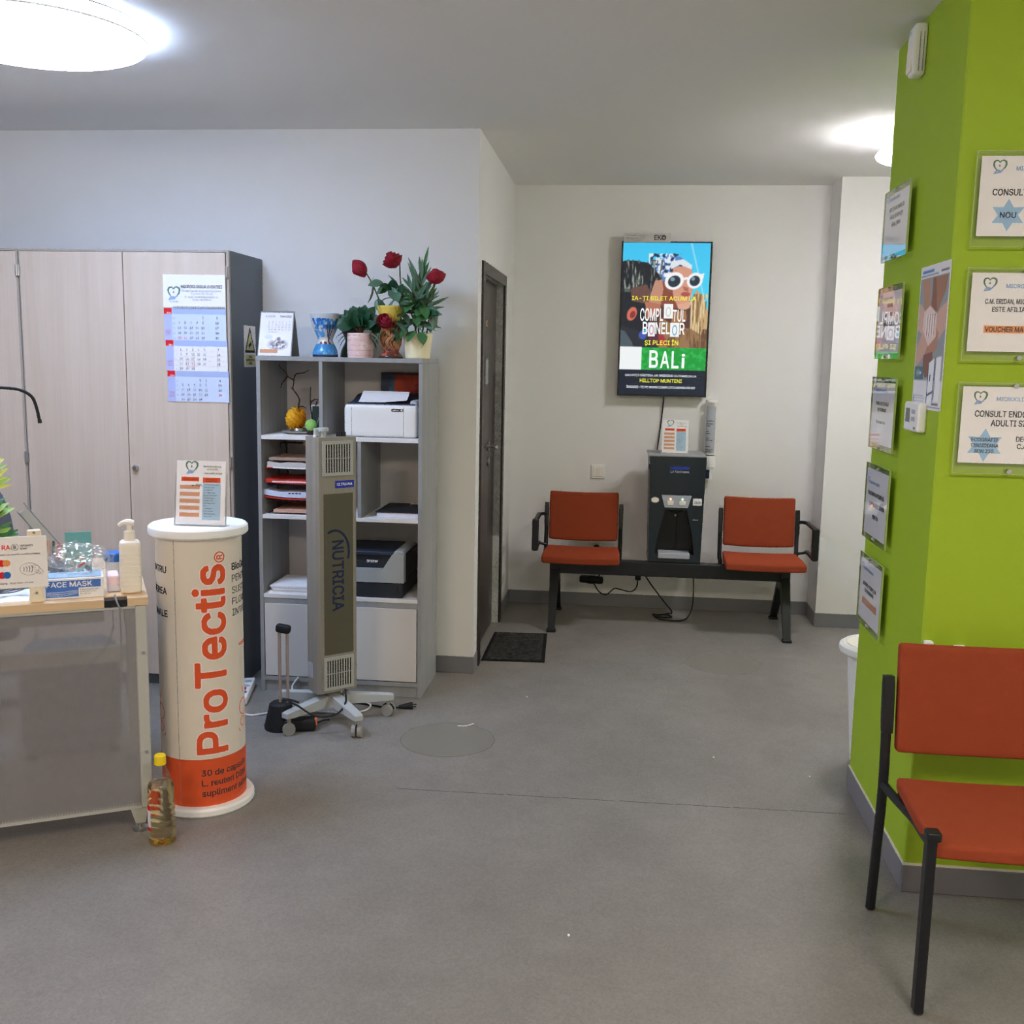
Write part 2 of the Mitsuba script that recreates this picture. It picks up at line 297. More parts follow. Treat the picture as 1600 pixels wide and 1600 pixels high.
# ------------------------------------------------------------------ lamps
def dome(key, cx, cy, r, drop, rim, emit, label, rimmat='m_white', base=False):
    if base:
        put(key+'__rim', lathe([(0, 0), (r*.86, 0), (r*.80, -rim), (0, -rim)], cx, cy, CEIL, 48), rimmat, 40)
        prof = [(r*.80, -rim-.001), (r*.93, -rim-.010), (r*.99, -rim-.024)]+[(r*math.cos(t), -rim-.030-drop*math.sin(t)) for t in np.linspace(.05, math.pi/2, 9)]
        prof[-1] = (0.0, prof[-1][1]); m = lathe(prof, cx, cy, CEIL, 48)
        if (m.face_normals[:, 2]*m.area_faces).sum() > 0: m.invert()
        put(key+'__diffuser', m, 'm_white', True, emitter={'type': 'area', 'radiance': {'type': 'rgb', 'value': emit}}); lab(key, label, 'ceiling lamp'); return
    put(key+'__rim', lathe([(r*.9, -rim*.86), (r+.006, -rim*.86), (r+.006, -rim*.96), (r*.9, -rim*.96)], cx, cy, CEIL, 48), rimmat, 40)
    prof = [(r, -.003), (r, -rim*.85), (r-.002, -rim)]+[(r*math.cos(t), -rim-drop*math.sin(t)) for t in np.linspace(.05, math.pi/2, 10)]
    prof[-1] = (0.0, prof[-1][1])
    m = lathe(prof, cx, cy, CEIL, 48)
    if (m.face_normals[:, 2]*m.area_faces).sum() > 0: m.invert()
    put(key+'__diffuser', m, 'm_white', True, emitter={'type': 'area', 'radiance': {'type': 'rgb', 'value': emit}})
    lab(key, label, 'ceiling lamp')
dome('dome_lamp', -1.945, 3.345, .358, .042, .050, LAMP_COOL, 'large round cool white dome lamp on the ceiling above the reception desk')
dome('passage_lamp', 1.275, 5.02, .180, .046, .075, LAMP_BACK, 'small round ceiling lamp half hidden behind the top of the green wall', base=True)
dome('waiting_lamp', 1.00, .55, .358, .05, .05, LAMP_ROOM, 'round warm white dome lamp on the ceiling behind the photographer')
dome('entrance_lamp', -1.5, .1, .358, .05, .05, [38.0, 30.5, 23.5], 'unseen warm white fill dome added behind the photographer, nearer the left wall')  # added out of view as fill, to warm the near floor and cabinets

# ------------------------------------------------------------------ shared print: logo, flyers
def heart_logo(fr, u, v, s):
    """Heart of two strokes with a hand below it and a small cross."""
    def stroke(pts, w0, w1):
        p = smoothpath(pts, 8); w = np.interp(np.linspace(0, 1, len(p)), [0, .5, 1], [w0*.4, w1, w0*.3])
        return shapely.union_all([sg.Polygon(np.vstack([p[i]+w[i]*k, p[i+1]+w[i+1]*k, p[i+1]-w[i+1]*k, p[i]-w[i]*k])).buffer(.008) for i in range(len(p)-1) for k in [np.array([-(p[i+1]-p[i])[1], (p[i+1]-p[i])[0]])/np.linalg.norm(p[i+1]-p[i])]])
    left = stroke([(.50, .80), (.36, .93), (.16, .88), (.10, .66), (.20, .42), (.30, .32)], .05, .055)
    right = stroke([(.50, .80), (.66, .95), (.90, .86), (.92, .60), (.74, .34), (.52, .16)], .05, .06)
    hand = shapely.union_all([stroke([(.16, .10), (.34, .26), (.60, .22), (.82, .40)], .05, .06), stroke([(.10, .04), (.40, .12), (.62, .12)], .04, .05)])
    cross = sg.box(.46, .52, .54, .66).union(sg.box(.43, .57, .55, .61))
    g = lambda q: sa.affine_transform(q, [s, 0, 0, s, u, v])
    return fr.flat(g(shapely.union_all([left, right, cross])), .0003), fr.flat(g(hand), .0004)
def flyer(key, fr, w, h, label, scribble):
    """Printed price leaflet in a clear stand; fr at its lower left corner."""
    lab(key, label, 'flyer holder')
    put(key+'__leaflet', fr.box(0, w, 0, h, -.0008, 0), 'm_paper', False)
    bars = cat([fr.flat(R2(.10*w, .46*w, .67*h, .74*h)), fr.flat(R2(.54*w, .90*w, .655*h, .735*h))]); put(key+'__heading_bar', bars, 'm_orangeflyer', False)
    put(key+'__price_bar', cat([fr.flat(R2(.07*w, .48*w, y*h, (y+.066)*h).buffer(.004).buffer(-.004)) for y in (.545, .435, .325, .215, .105)]), 'm_tan', False)
    put(key+'__price_panel', fr.flat(R2(.54*w, .91*w, .06*h, .65*h)), 'm_flyerblue', False)
    a, b = heart_logo(fr, .17*w, .78*h, .27*w); put(key+'__logo', a, 'm_logodark', False); put(key+'__logo_hand', b, 'm_titleblue', False)
    tx = [('MICROCLINICA', .73*w, .90*h, .022*h, 'c', False, .36*w), ('AVIATIEI', .73*w, .855*h, .022*h, 'c', False, .22*w), ('021 555 7726', .75*w, .79*h, .024*h, 'c', True, .36*w),
          ('SPECIALITATI', .28*w, .695*h, .018*h, 'c', False, .30*w), ('INVESTIGATII', .72*w, .695*h, .016*h, 'c', False, .24*w), ('RECOLTARE', .72*w, .667*h, .016*h, 'c', False, .24*w)]
    rows = ['Analize medicale', 'Cardiologie', 'Ecografie', 'Dermatologie', 'Endocrinologie', 'Ginecologie', 'Neurologie', 'Oftalmologie', 'ORL', 'Pediatrie', 'Psihologie', 'Reumatologie', 'Vaccinuri']
    tx += [(r, .57*w, (.615-.042*i)*h, .014*h, 'l', False, min(.31, .019*len(r))*w) for i, r in enumerate(rows)]
    put(key+'__lettering', fr.text(tx, .0006), 'm_ink', False)
    if scribble: put(key+'__handwriting', cat([tube([fr.p(*q, .001) for q in pts], .0007, 5) for pts in ([(.31*w, .60*h), (.36*w, .605*h)], [(.335*w, .62*h), (.335*w, .585*h)], [(.39*w, .59*h), (.42*w, .635*h), (.44*w, .60*h), (.47*w, .63*h)], [(.46*w, .59*h), (.50*w, .625*h), (.52*w, .595*h), (.54*w, .60*h)])]), 'm_ink')
    put(key+'__acrylic', cat([fr.box(-.004, w+.004, -.004, .45*h, .002, .0022), fr.box(-.004, w+.004, -.004, h-.012, -.004, -.0038)]), 'm_pane', False)
    put(key+'__acrylic_edge', cat([fr.box(-.005, -.003, -.004, .8*h, -.004, .002), fr.box(w+.003, w+.005, -.004, .8*h, -.004, .002), fr.box(-.005, w+.005, -.006, -.003, -.034, .006)]), 'm_frame', False)

# ------------------------------------------------------------------ storage cabinets
CY = 4.495
def cabinet(key, x0, x1, doors, label):
    put(key+'__body', cat([box(x0, x1, CY+.021, YL-.004, .052, 1.995, .001)]), 'm_anthracite', False)
    put(key+'__front_edge', cat([box(x1-.012, x1, CY+.004, CY+.02, .052, 1.995), box(x0, x0+.003, CY+.004, CY+.02, .052, 1.995), box(x0, x1, CY+.004, CY+.02, 1.986, 1.995)]), 'm_edgebeige', False)
    put(key+'__plinth', box(x0+.002, x1-.002, CY+.03, YL-.01, 0, .052), 'm_anthracite', False)
    for a, b, hinge, knob in doors:
        d = put(key+'__door', box(a, b, CY-.001, CY+.019, .056, 1.984, .0015), 'm_birch', False)
        if knob: put(d+'__lock_knob', lathe([(0, 0), (.0135, 0), (.0145, .004), (.012, .016), (.010, .020), (.0, .020)], 0, 0, 0, 24).apply_transform(trimesh.transformations.rotation_matrix(math.pi/2, [1, 0, 0])).apply_translation([knob, CY-.001, 1.024]), 'm_metal')
        for z in (1.90, 1.06, .18): put(d+'__hinge', cat([cyl((hinge, CY-.004, z-.025), (hinge, CY-.004, z+.025), .005, n=12), box(hinge-.009, hinge+.009, CY-.003, CY, z-.02, z+.02)]), 'm_metal')
    lab(key, label, 'cabinet')
cabinet('storage_cabinet', -2.722, -1.745, [(-2.716, -2.2335, -2.720, None), (-2.2295, -1.760, -1.752, -2.2)], 'tall birch-fronted storage cabinet with dark grey sides, carrying the wall calendar')
cabinet('storage_cabinet_001', -3.590, -2.726, [(-3.585, -3.16, -3.586, None), (-3.156, -2.734, -2.729, -3.13)], 'tall birch-fronted storage cabinet cut by the left edge of the photo')

# wall calendar
fr = Fr((-2.046, CY-.003, 1.330), (1, 0, 0), (0, 0, 1)); W, H = .286, .558
lab('wall_calendar', 'three-month wall calendar with red month tabs hanging on the birch cabinet door', 'calendar')
put('wall_calendar__header', fr.box(0, W, .415, H, 0, .0012), 'm_paper', False)
pads = [('December 2023', .272, .412, 5, 'm_bluepaper'), ('Ianuarie', .137, .272, 1, 'm_paper'), ('Februarie', .0, .137, 4, 'm_bluepaper')]
nums = []; reds = []; weeks = []
first = [(4, 31, 48), (0, 31, 1), (3, 29, 5)]
for k, ((nm, v0, v1, _, bm), (wd, nd, wk)) in enumerate(zip(pads, first)):
    sh = .004*k; f2 = fr.sub(.002+sh, v0, .002)
    pad = put('wall_calendar__month_sheet', f2.box(0, W-.002, 0, v1-v0, -.0015, 0), bm, False)
    put(pad+'__side_strip', f2.flat(R2(0, .036, 0, v1-v0)), 'm_lilac', False)
    put(pad+'__header_bar', f2.flat(R2(.038, W-.002, v1-v0-.026, v1-v0)), 'm_bluebar', False)
    put(pad+'__month_tab', f2.flat(R2(0, .036, v1-v0-.026, v1-v0), .0003), 'm_red', False)
    put(pad+'__tab_lettering', f2.text([('2024' if k else '2023', .013, v1-v0-.024, .006, 'l', True)], .0008), 'm_paper', False)
    row = 0; h = (v1-v0-.03)/5.0; it = []; itr = []; itg = []
    for d in range(1, nd+1):
        c = (wd+d-1) % 7; row = (wd+d-1)//7
        x = .070+.0272*c + (.010 if c == 6 else 0); y = v1-v0-.028-(row+.82)*h
        q = (str(d), x, y, .0095, 'c', c == 6 or d % 2 == 1)
        if c == 5: continue
        (itr if (k == 2 and d == 25) or (k == 0 and d in (25, 26)) else it).append(q)
    for r in range(5): itg.append((str((wk+r-1) % 52+1), .046, v1-v0-.028-(r+.82)*h, .006, 'c'))
    put(pad+'__day_numbers', f2.text(it), 'm_ink', False); labels[pad+'__day_numbers'] = {'kind': 'stuff'}
    if itr: put(pad+'__holiday_numbers', f2.text(itr), 'm_redtext', False)
    put(pad+'__week_numbers', f2.text(itg), 'm_greyink', False)
    put(pad+'__side_note', f2.text([('Calendar', .006, .040, .005, 'l', False, .026), ('medical', .006, .031, .005, 'l', False, .026), ('zilnic', .006, .022, .005, 'l', False, .024)]), 'm_redtext', False)
    if k == 1:
        put(pad+'__row_line', cat([f2.flat(R2(.038, W-.003, v1-v0-.028-r*h, v1-v0-.0275-r*h)) for r in range(1, 5)]+[f2.flat(R2(x, x+.0005, .002, v1-v0-.028)) for x in (.055, .238)]), 'm_greyink', False)
a, b = heart_logo(fr, .018, .445, .062); put('wall_calendar__logo', cat([a.copy()]).apply_translation(fr.n*.0012), 'm_logodark', False); put('wall_calendar__logo_hand', b.apply_translation(fr.n*.0012), 'm_titleblue', False)
put('wall_calendar__title', fr.text([('MICROCLINICA AVIAȚIEI', .272, .500, .0125, 'r', True, .188)], .0018), 'm_ink', False)
put('wall_calendar__address', fr.text([('Strada Soldat Gheorghe Buciumat', .268, .484, .0085, 'r', False, .182), ('Tel : 021 555 77 26', .179, .471, .0085, 'c', False, .10), ('E-mail: receptie@eridan.ro', .176, .458, .0085, 'c', False, .15), ('www. eridan.ro', .178, .446, .0085, 'c', False, .086), ('EriDan', .052, .438, .006, 'c', False, .04)], .0018), 'm_greyink', False)
put('wall_calendar__spiral', cat([tube([fr.p(u, .409, .003), fr.p(u, .416, .006), fr.p(u, .421, .003), fr.p(u, .416, .0016)], .0009, 5, 3) for u in np.arange(.050, .285, .0082)]), 'm_greyink')
put('wall_calendar__date_band', fr.box(.135, .240, .160, .178, .0028, .0029), 'm_film', False)
put('wall_calendar__date_window', fr.flat(R2(.103, .135, .157, .181).difference(R2(.107, .131, .161, .177)), .003, .0012), 'm_paper', False)
put('wall_calendar__date_window__edge', fr.flat(R2(.102, .136, .156, .182).difference(R2(.103, .135, .157, .181)), .003, .0013), 'm_redtext', False)

# CCTV notice on the cabinet's side
fr = Fr((-1.7448, 4.665, 1.487), (0, 1, 0), (0, 0, 1)); lab('camera_notice', 'yellow and white video surveillance notice on the dark side of the cabinet', 'sign')
put('camera_notice__board', fr.box(0, .15, 0, .19, 0, .001), 'm_paper', False)
put('camera_notice__triangle_edge', fr.flat(sg.Polygon([(.015, .07), (.135, .07), (.075, .178)]).buffer(.004), .0011), 'm_ink', False)
put('camera_notice__triangle', fr.flat(sg.Polygon([(.026, .077), (.124, .077), (.075, .165)]), .0016), 'm_signyellow', False)
put('camera_notice__camera', cat([fr.flat(sa.rotate(R2(.055, .09, .095, .11), 25), .0021), fr.flat(R2(.062, .068, .082, .098), .0021)]), 'm_ink', False)
put('camera_notice__strip', fr.flat(R2(.012, .138, .008, .056), .0011), 'm_signyellow', False)
put('camera_notice__lettering', fr.text([('ZONA', .075, .042, .010, 'c', True), ('SUPRAVEGHEATA', .075, .027, .010, 'c', True, .11), ('VIDEO', .075, .012, .010, 'c', True)], .0016), 'm_ink', False)

# ------------------------------------------------------------------ bookcase
BX0, BX1, BY0, BY1, BZ = -1.632, -.879, 4.505, 4.886, 1.540
lab('bookcase', 'grey wood-look bookcase with white shelves and two white doors beside the tall cabinet', 'bookcase')
for a, b in ((BX0, BX0+.018), (BX1-.018, BX1)): put('bookcase__side_panel', box(a, b, BY0, BY1, 0, BZ-.020, .001), 'm_concrete', False)
put('bookcase__top_panel', box(BX0, BX1, BY0-.001, BY1, BZ-.020, BZ, .001), 'm_concrete', False)
put('bookcase__divider', box(-1.346, -1.330, BY0+.001, BY1-.008, 1.188, BZ-.020), 'm_concrete', False)
put('bookcase__divider', box(-1.172, -1.156, BY0+.001, BY1-.008, .828, 1.170), 'm_concrete', False)
put('bookcase__divider', box(-1.346, -1.330, BY0+.001, BY1-.008, .461, .810), 'm_concrete', False)
for z in (1.170, .810, .443): put('bookcase__shelf', box(BX0+.018, BX1-.018, BY0+.001, BY1-.008, z, z+.018, .001), 'm_shelfwhite', False)
put('bookcase__back_panel', box(BX0+.004, BX1-.004, BY1-.007, BY1-.001, .05, BZ-.02), 'm_doorwhite', False)
put('bookcase__rail', box(BX0+.018, BX1-.018, BY0+.004, BY0+.020, .418, .443), 'm_concrete', False)
put('bookcase__bottom_panel', box(BX0+.018, BX1-.018, BY0, BY1-.008, .052, .072), 'm_concrete', False)
put('bookcase__plinth', box(BX0+.018, BX1-.018, BY0+.012, BY0+.028, 0, .052), 'm_concrete', False)
for a, b in ((-1.610, -1.342), (-1.337, -.901)): put('bookcase__door', box(a, b, BY0-.001, BY0+.015, .076, .417, .001), 'm_doorwhite', False)

# things on top of the bookcase
ZT = BZ
fr = Fr((-1.632, 4.535, ZT), (1, 0, 0), (0, .26, .966)); W, H = .148, .205
lab('desk_calendar', 'white spiral-bound desk calendar with an orange strip standing on the bookcase', 'calendar')
put('desk_calendar__stand', cat([fr.box(-.004, W+.004, 0, H, -.003, -.0015), Fr((-1.632, 4.655, ZT), (1, 0, 0), (0, -.30, .954)).box(-.004, W+.004, 0, H+.004, 0, .0015), box(-1.636, -1.480, 4.535, 4.655, ZT, ZT+.0015)]), 'm_grey', False)
put('desk_calendar__page', fr.box(0, W, .002, H-.006, -.0014, 0), 'm_paper', False)
def dpic(u, v):
    a = Art(u, v, '#eceaea'); k = a.n(9, 9, 3)
    a.on(np.clip((.55-np.hypot((u-.6)/.8, (v-.42)/.62))*5, 0, 1)*(k > .42), '#b4aeb0'); a.on(np.clip((.45-np.hypot((u-.62)/.7, (v-.40)/.55))*6, 0, 1)*(a.n(14, 14, 8) > .52), '#6d6872')
    a.ell(.62, .72, .07, .10, '#8a7f86'); a.ell(.78, .55, .06, .09, '#6f6f7a'); a.ell(.25, .80, .16, .12, '#d5dbdd'); return a.c
paint('desk_calendar__picture', fr.sub(.012, .016), W-.024, .088, 60, 40, dpic, .0004)
put('desk_calendar__strip', fr.flat(R2(.006, .088, .014, .031), .0008), 'm_tan', False)
tx = [('A.ȘTEFAN', .022, H-.028, .010, 'l', False, .044), ('IANUARIE', W-.006, H-.028, .010, 'r', True, .054)]
for d in range(1, 32): c, r = (d-1) % 7, (d-1)//7; tx.append((str(d), .040+.0158*c, H-.052-.0115*r, .0055, 'c'))
put('desk_calendar__lettering', fr.text(tx), 'm_greyink', False)
put('desk_calendar__spiral', cat([tube([fr.p(u, H-.006, .002), fr.p(u, H+.004, 0), fr.p(u, H-.002, -.006)], .0009, 5, 3) for u in np.arange(.006, W, .0085)]), 'm_grey')

def vase(key, prof, x, y, z, fn, label, n=150, m=110):
    prof = smoothpath(prof, 8); p = np.stack([np.interp(np.linspace(0, 1, m), np.linspace(0, 1, len(prof)), prof[:, k]) for k in (0, 1)], -1)
    th = np.linspace(0, 2*np.pi, n); seg = np.r_[0, np.cumsum(np.hypot(*np.diff(prof, axis=0).T))]; p = np.stack([np.interp(np.linspace(0, seg[-1], m), seg, prof[:, k]) for k in (0, 1)], -1)
    u, v = np.meshgrid(np.linspace(0, 1, n), p[:, 1]/p[:, 1].max(), indexing='ij')
    R = p[:, 0][None, :]; V = np.stack([x+R*np.cos(th)[:, None], y+R*np.sin(th)[:, None], np.broadcast_to(z+p[:, 1], (n, m))], -1)
    i, j = np.meshgrid(range(n-1), range(m-1), indexing='ij'); a = i*m+j; q = np.stack([a, a+m, a+m+1, a+1], -1).reshape(-1, 4)
    put(key, trimesh.Trimesh(V.reshape(-1, 3), np.vstack([q[:, [0, 1, 2]], q[:, [0, 2, 3]]]), process=False), 'm_glaze', True, color=lin(np.clip(fn(u, v), 0, 1).reshape(-1, 3)))
def bluevase(u, v):
    # the side towards the room is around u = .80 ; v runs along the profile from foot to rim
    a = Art(u, v, '#b9bfc4'); s = (u-.80)*5.2; k = a.n(46, 13, 4)
    a.on(((v > .62) & (v < .90) & (np.abs(s+.02) < .80) & (v < .87) & (k > .36)).astype(float), '#3f86c8'); a.on(((v > .66) & (v < .88) & (np.abs(s) < .9) & (k > .56)).astype(float), '#1f5fa4')
    a.on(((v > .42) & (v < .60) & (np.abs(s+.6) < .55) & (k > .40)).astype(float), '#4f97d2')
    for c, t in ((.30, .0), (.42, .16), (.22, -.14)): a.on((np.abs(s-c-t*(v-.45)*3) < .045).astype(float)*(v > .34)*(v < .74), '#3a3f5c')
    a.on(((v > .32) & (v < .44) & (s > -.7) & (s < .25)).astype(float), '#d6d4cc'); a.on(((v > .30) & (v < .355) & (s > -.7) & (s < .6) & (a.n(60, 20, 9) > .45)).astype(float), '#7c3a2c')
    a.on((v < .30).astype(float), '#3f87be'); a.on(((v < .16) & (k > .5)).astype(float), '#5aa2d4'); a.on((v < .06).astype(float), '#20304a'); return a.c
vprof = [(.0, .0), (.050, .0), (.056, .004), (.053, .030), (.036, .068), (.035, .082), (.044, .105), (.060, .145), (.067, .188), (.064, .188), (.050, .12)]
vase('blue_vase', vprof, -1.350, 4.625, ZT, bluevase, ''); lab('blue_vase', 'waisted grey vase painted with blue trees on the bookcase top', 'vase')
def darkvase(u, v):
    a = Art(u, v, '#26302a'); k = a.n(18, 12, 6); a.on((k > .52)*(v > .4)*1.0, '#6a2028'); a.on((k < .38)*1.0, '#27452c'); a.on((v < .3)*(k > .45)*1.0, '#1d3a28'); a.on((v > .9)*1.0, '#4c5a3c'); return a.c
vase('dark_vase', vprof, -1.262, 4.770, ZT, darkvase, ''); lab('dark_vase', 'dark vase painted with red and green flowers, behind the pink pot', 'vase')
def pinkpot(u, v):
    a = Art(u, v, '#e2c2bc'); k = a.n(16, 8, 3); a.on((np.abs((v*5.0) % 1-.5) < .10)*(k > .40)*1.0, '#d0a89e'); a.on((k > .66)*1.0, '#e9d2cb'); return a.c
lab('pink_pot_plant', 'bushy dark green plant in a striped pale pink pot on the bookcase', 'potted plant')
vase('pink_pot_plant__pot', [(0, 0), (.052, 0), (.056, .003), (.058, .05), (.058, .104), (.053, .104), (.052, .08)], -1.186, 4.615, ZT, pinkpot, '')
put('pink_pot_plant__soil', cyl((-1.186, 4.615, ZT+.085), (-1.186, 4.615, ZT+.092), .053), 'm_soil')
for i in range(78):
    z = 1-1.15*(i+.5)/78; a = 2.4*i; d = np.array([math.sqrt(max(0, 1-z*z))*math.cos(a), .75*math.sqrt(max(0, 1-z*z))*math.sin(a), max(z, -.1)*.95+.25])
    c = np.array([-1.186, 4.615, ZT+.128]); q = c+d*np.array([.050, .050, .040])*(.5+.6*RNG.random()); t = d+.7*(RNG.random(3)-.5)
    put('pink_pot_plant__leaf', leaf(q, t, .052+.022*RNG.random(), .036+.012*RNG.random(), up=(RNG.random()-.5, -1, .3), droop=.2, fold=.15), 'm_leafdark', True)
put('pink_pot_plant__stem', cat([tube([(-1.186, 4.615, ZT+.088), (-1.186+.02*math.cos(k), 4.615+.02*math.sin(k), ZT+.13), (-1.186+.05*math.cos(k), 4.615+.05*math.sin(k), ZT+.17)], .003, 6) for k in (0, 1.3, 2.5, 3.8, 5)]), 'm_stem')
for s in (1, -1):
    for k in range(3): put('pink_pot_plant__leaf', leaf((-1.186+s*.05, 4.58, ZT+.115-.012*k), (s*.9, -.2, -.25-.25*k), .06, .024), 'm_leafdark', True)

def brownvase(u, v):
    a = Art(u, v, '#9a6440'); s = (u-.80)*5.2; k = a.n(20, 16, 5)
    a.on((k > .52)*1.0, '#b57c4e'); a.on((k < .36)*1.0, '#5e3824')
    for c, w in ((-.35, .05), (.25, .05), (.02, .04)): a.on((np.abs(s-c-.25*np.sin(v*16)) < w)*(v > .2)*(v < .66)*1.0, '#2b2220')
    a.ell(.87, .56, .03, .07, '#b03030'); a.ell(.885, .42, .02, .05, '#a83230'); a.on((v < .20)*1.0, '#63382a'); a.on((v < .20)*(k > .5)*1.0, '#b06048'); a.on((v < .05)*1.0, '#3d2824')
    a.on((v > .70)*1.0, '#d4be54'); a.on((v > .70)*(a.n(24, 10, 2) > .6)*1.0, '#b9a23c'); return a.c
vase('painted_vase', [(0, 0), (.048, 0), (.054, .004), (.050, .014), (.036, .028), (.036, .034), (.046, .060), (.051, .095), (.046, .128), (.042, .142), (.048, .170), (.062, .222), (.058, .222), (.042, .15)], -1.042, 4.600, ZT, brownvase, '')
lab('painted_vase', 'brown painted goblet-shaped vase with a yellow flared rim, holding roses', 'vase')

# roses
def rose_bloom(c, r, tilt, matname, key):
    ms = []; R = trimesh.transformations.rotation_matrix(tilt[0], [tilt[1], tilt[2], 0]) if tilt[0] else np.eye(4)
    for ring, (nn, rr, h0, h1, op) in enumerate(((3, .40, -.1, .95, .0), (4, .62, -.5, .85, .10), (5, .85, -.8, .72, .24), (5, 1.0, -.95, .42, .42))):
        for k in range(nn):
            a0 = 2*math.pi*(k+.37*ring)/nn; nu, nv = 7, 6
            u, v = np.meshgrid(np.linspace(-1, 1, nu), np.linspace(0, 1, nv), indexing='ij'); ang = a0+u*math.pi/nn*1.6
            the = .25+v*(2.05-.28*ring); rad = r*rr*np.sin(the)**.8*(1-.05*u*u)+r*op*.35*v**4; z = -r*np.cos(the)*(.92+.10*(3-ring)/3)-r*.06*u*u*v
            P = np.stack([rad*np.cos(ang), rad*np.sin(ang), z], -1).reshape(-1, 3)
            i, j = np.meshgrid(range(nu-1), range(nv-1), indexing='ij'); q = (i*nv+j); q = np.stack([q, q+nv, q+nv+1, q+1], -1).reshape(-1, 4)
            ms.append(trimesh.Trimesh(P, np.vstack([q[:, [0, 1, 2]], q[:, [0, 2, 3]]]), process=False))
    m = cat(ms+[at(trimesh.creation.icosphere(2, r*.42), z=-.1*r)]); m.apply_transform(R); m.apply_translation(c); put(key+'__bloom', m, matname, True)
    sep = cat([leaf((0, 0, -r*.95), (math.cos(a), math.sin(a), .35), r*1.05, r*.42, droop=-.1) for a in np.arange(5)*1.257]); sep.apply_transform(R); sep.apply_translation(c); put(key+'__sepal', sep, 'm_leafmid', True)
    return np.asarray(c)+R[:3, :3] @ np.array([0, 0, -r*.9])
def rose(key, c, r, tilt, stem, leaves, label, m='m_rose'):
    b = rose_bloom(c, r, tilt, m, key); lab(key, label, 'rose'); put(key+'__stem', tube([b]+stem, [.0026, .0034], 6), 'm_stem')
    for p, d, L, W in leaves: put(key+'__leaf', leaf(p, d, L, W), 'm_leafgrey' if len(leaves) % 2 else 'm_leafmid', True)
rl = lambda pts: [(p, d, L, W) for p, d, L, W in pts]
rose('cut_rose', (-1.190, 4.60, 1.928), .040, (2.1, -.2, -.75), [(-1.165, 4.60, 1.93), (-1.13, 4.60, 1.87), (-1.085, 4.60, 1.77), (-1.05, 4.60, 1.66)],
     rl([((-1.128, 4.60, 1.865), (.05, 0, -1), .085, .042), ((-1.10, 4.60, 1.80), (.4, -.3, -.5), .07, .04), ((-1.10, 4.60, 1.80), (-.1, -.4, -.8), .05, .03), ((-1.085, 4.60, 1.79), (.8, -.2, .5), .06, .02), ((-1.13, 4.60, 1.88), (.35, 0, .7), .02, .006)]), 'drooping dark red rose leaning furthest left out of the painted vase')
rose('cut_rose_001', (-1.052, 4.545, 1.708), .040, (.9, .95, .1), [(-1.05, 4.58, 1.70), (-1.045, 4.60, 1.66)],
     rl([((-1.06, 4.55, 1.66), (-.8, -.3, -.6), .07, .045), ((-1.02, 4.55, 1.70), (.7, -.3, -.3), .085, .05), ((-1.00, 4.55, 1.72), (.5, -.4, .4), .05, .03), ((-1.02, 4.54, 1.67), (.6, -.2, -.8), .07, .045), ((-1.07, 4.55, 1.68), (-.5, -.3, .4), .05, .03)]), 'faded dark red rose hanging over the front of the painted vase', 'm_rosefade')
rose('cut_rose_002', (-1.040, 4.60, 1.975), .044, (.5, .5, -.8), [(-1.005, 4.60, 1.96), (-1.00, 4.60, 1.88), (-.985, 4.60, 1.80), (-.965, 4.61, 1.62)],
     rl([((-1.03, 4.60, 1.87), (-.9, -.2, -.35), .075, .042), ((-1.01, 4.60, 1.84), (-.3, -.2, .9), .075, .036), ((-1.02, 4.60, 1.80), (-.6, -.4, -.7), .075, .045), ((-1.0, 4.59, 1.80), (.4, -.4, -.5), .07, .045), ((-.99, 4.59, 1.76), (-.7, -.3, -.2), .08, .045), ((-.99, 4.59, 1.74), (.5, -.5, -.4), .07, .04), ((-.97, 4.59, 1.72), (-.8, -.2, -.6), .08, .045), ((-.965, 4.59, 1.70), (-.4, -.6, -.8), .07, .04), ((-.98, 4.59, 1.78), (.2, -.5, .6), .06, .035), ((-1.03, 4.59, 1.83), (-.6, -.2, .2), .05, .018), ((-1.01, 4.58, 1.69), (-.3, -.5, -.7), .075, .05)]), 'large dark red rose, highest of the roses, on a tall stem')
rose('cut_rose_003', (-.842, 4.60, 1.905), .040, (.35, -.6, -.5), [(-.852, 4.60, 1.86), (-.862, 4.60, 1.78), (-.885, 4.61, 1.63)],
     rl([((-.868, 4.60, 1.77), (.55, -.3, -.5), .07, .045), ((-.87, 4.60, 1.75), (.5, -.4, -.85), .085, .055), ((-.875, 4.60, 1.72), (-.6, -.3, -.2), .07, .04), ((-.875, 4.60, 1.70), (.4, -.5, -.7), .05, .03), ((-.88, 4.60, 1.66), (-.7, -.4, -.4), .055, .035), ((-.885, 4.60, 1.64), (-.3, -.7, -.6), .06, .045), ((-.87, 4.60, 1.80), (-.7, -.3, .1), .07, .045)]), 'dark red rose bud at the right edge of the cream pot')
lab('oleander', 'narrow-leaved green plant in a cream pot at the right end of the bookcase top', 'potted plant')
put('oleander__pot', lathe([(0, 0), (.052, 0), (.055, .004), (.060, .06), (.067, .110), (.063, .110), (.058, .095), (0, .095)], -.925, 4.62, ZT, 40), 'm_creampot')
put('oleander__soil', cyl((-.925, 4.62, ZT+.096), (-.925, 4.62, ZT+.1), .059), 'm_soil')
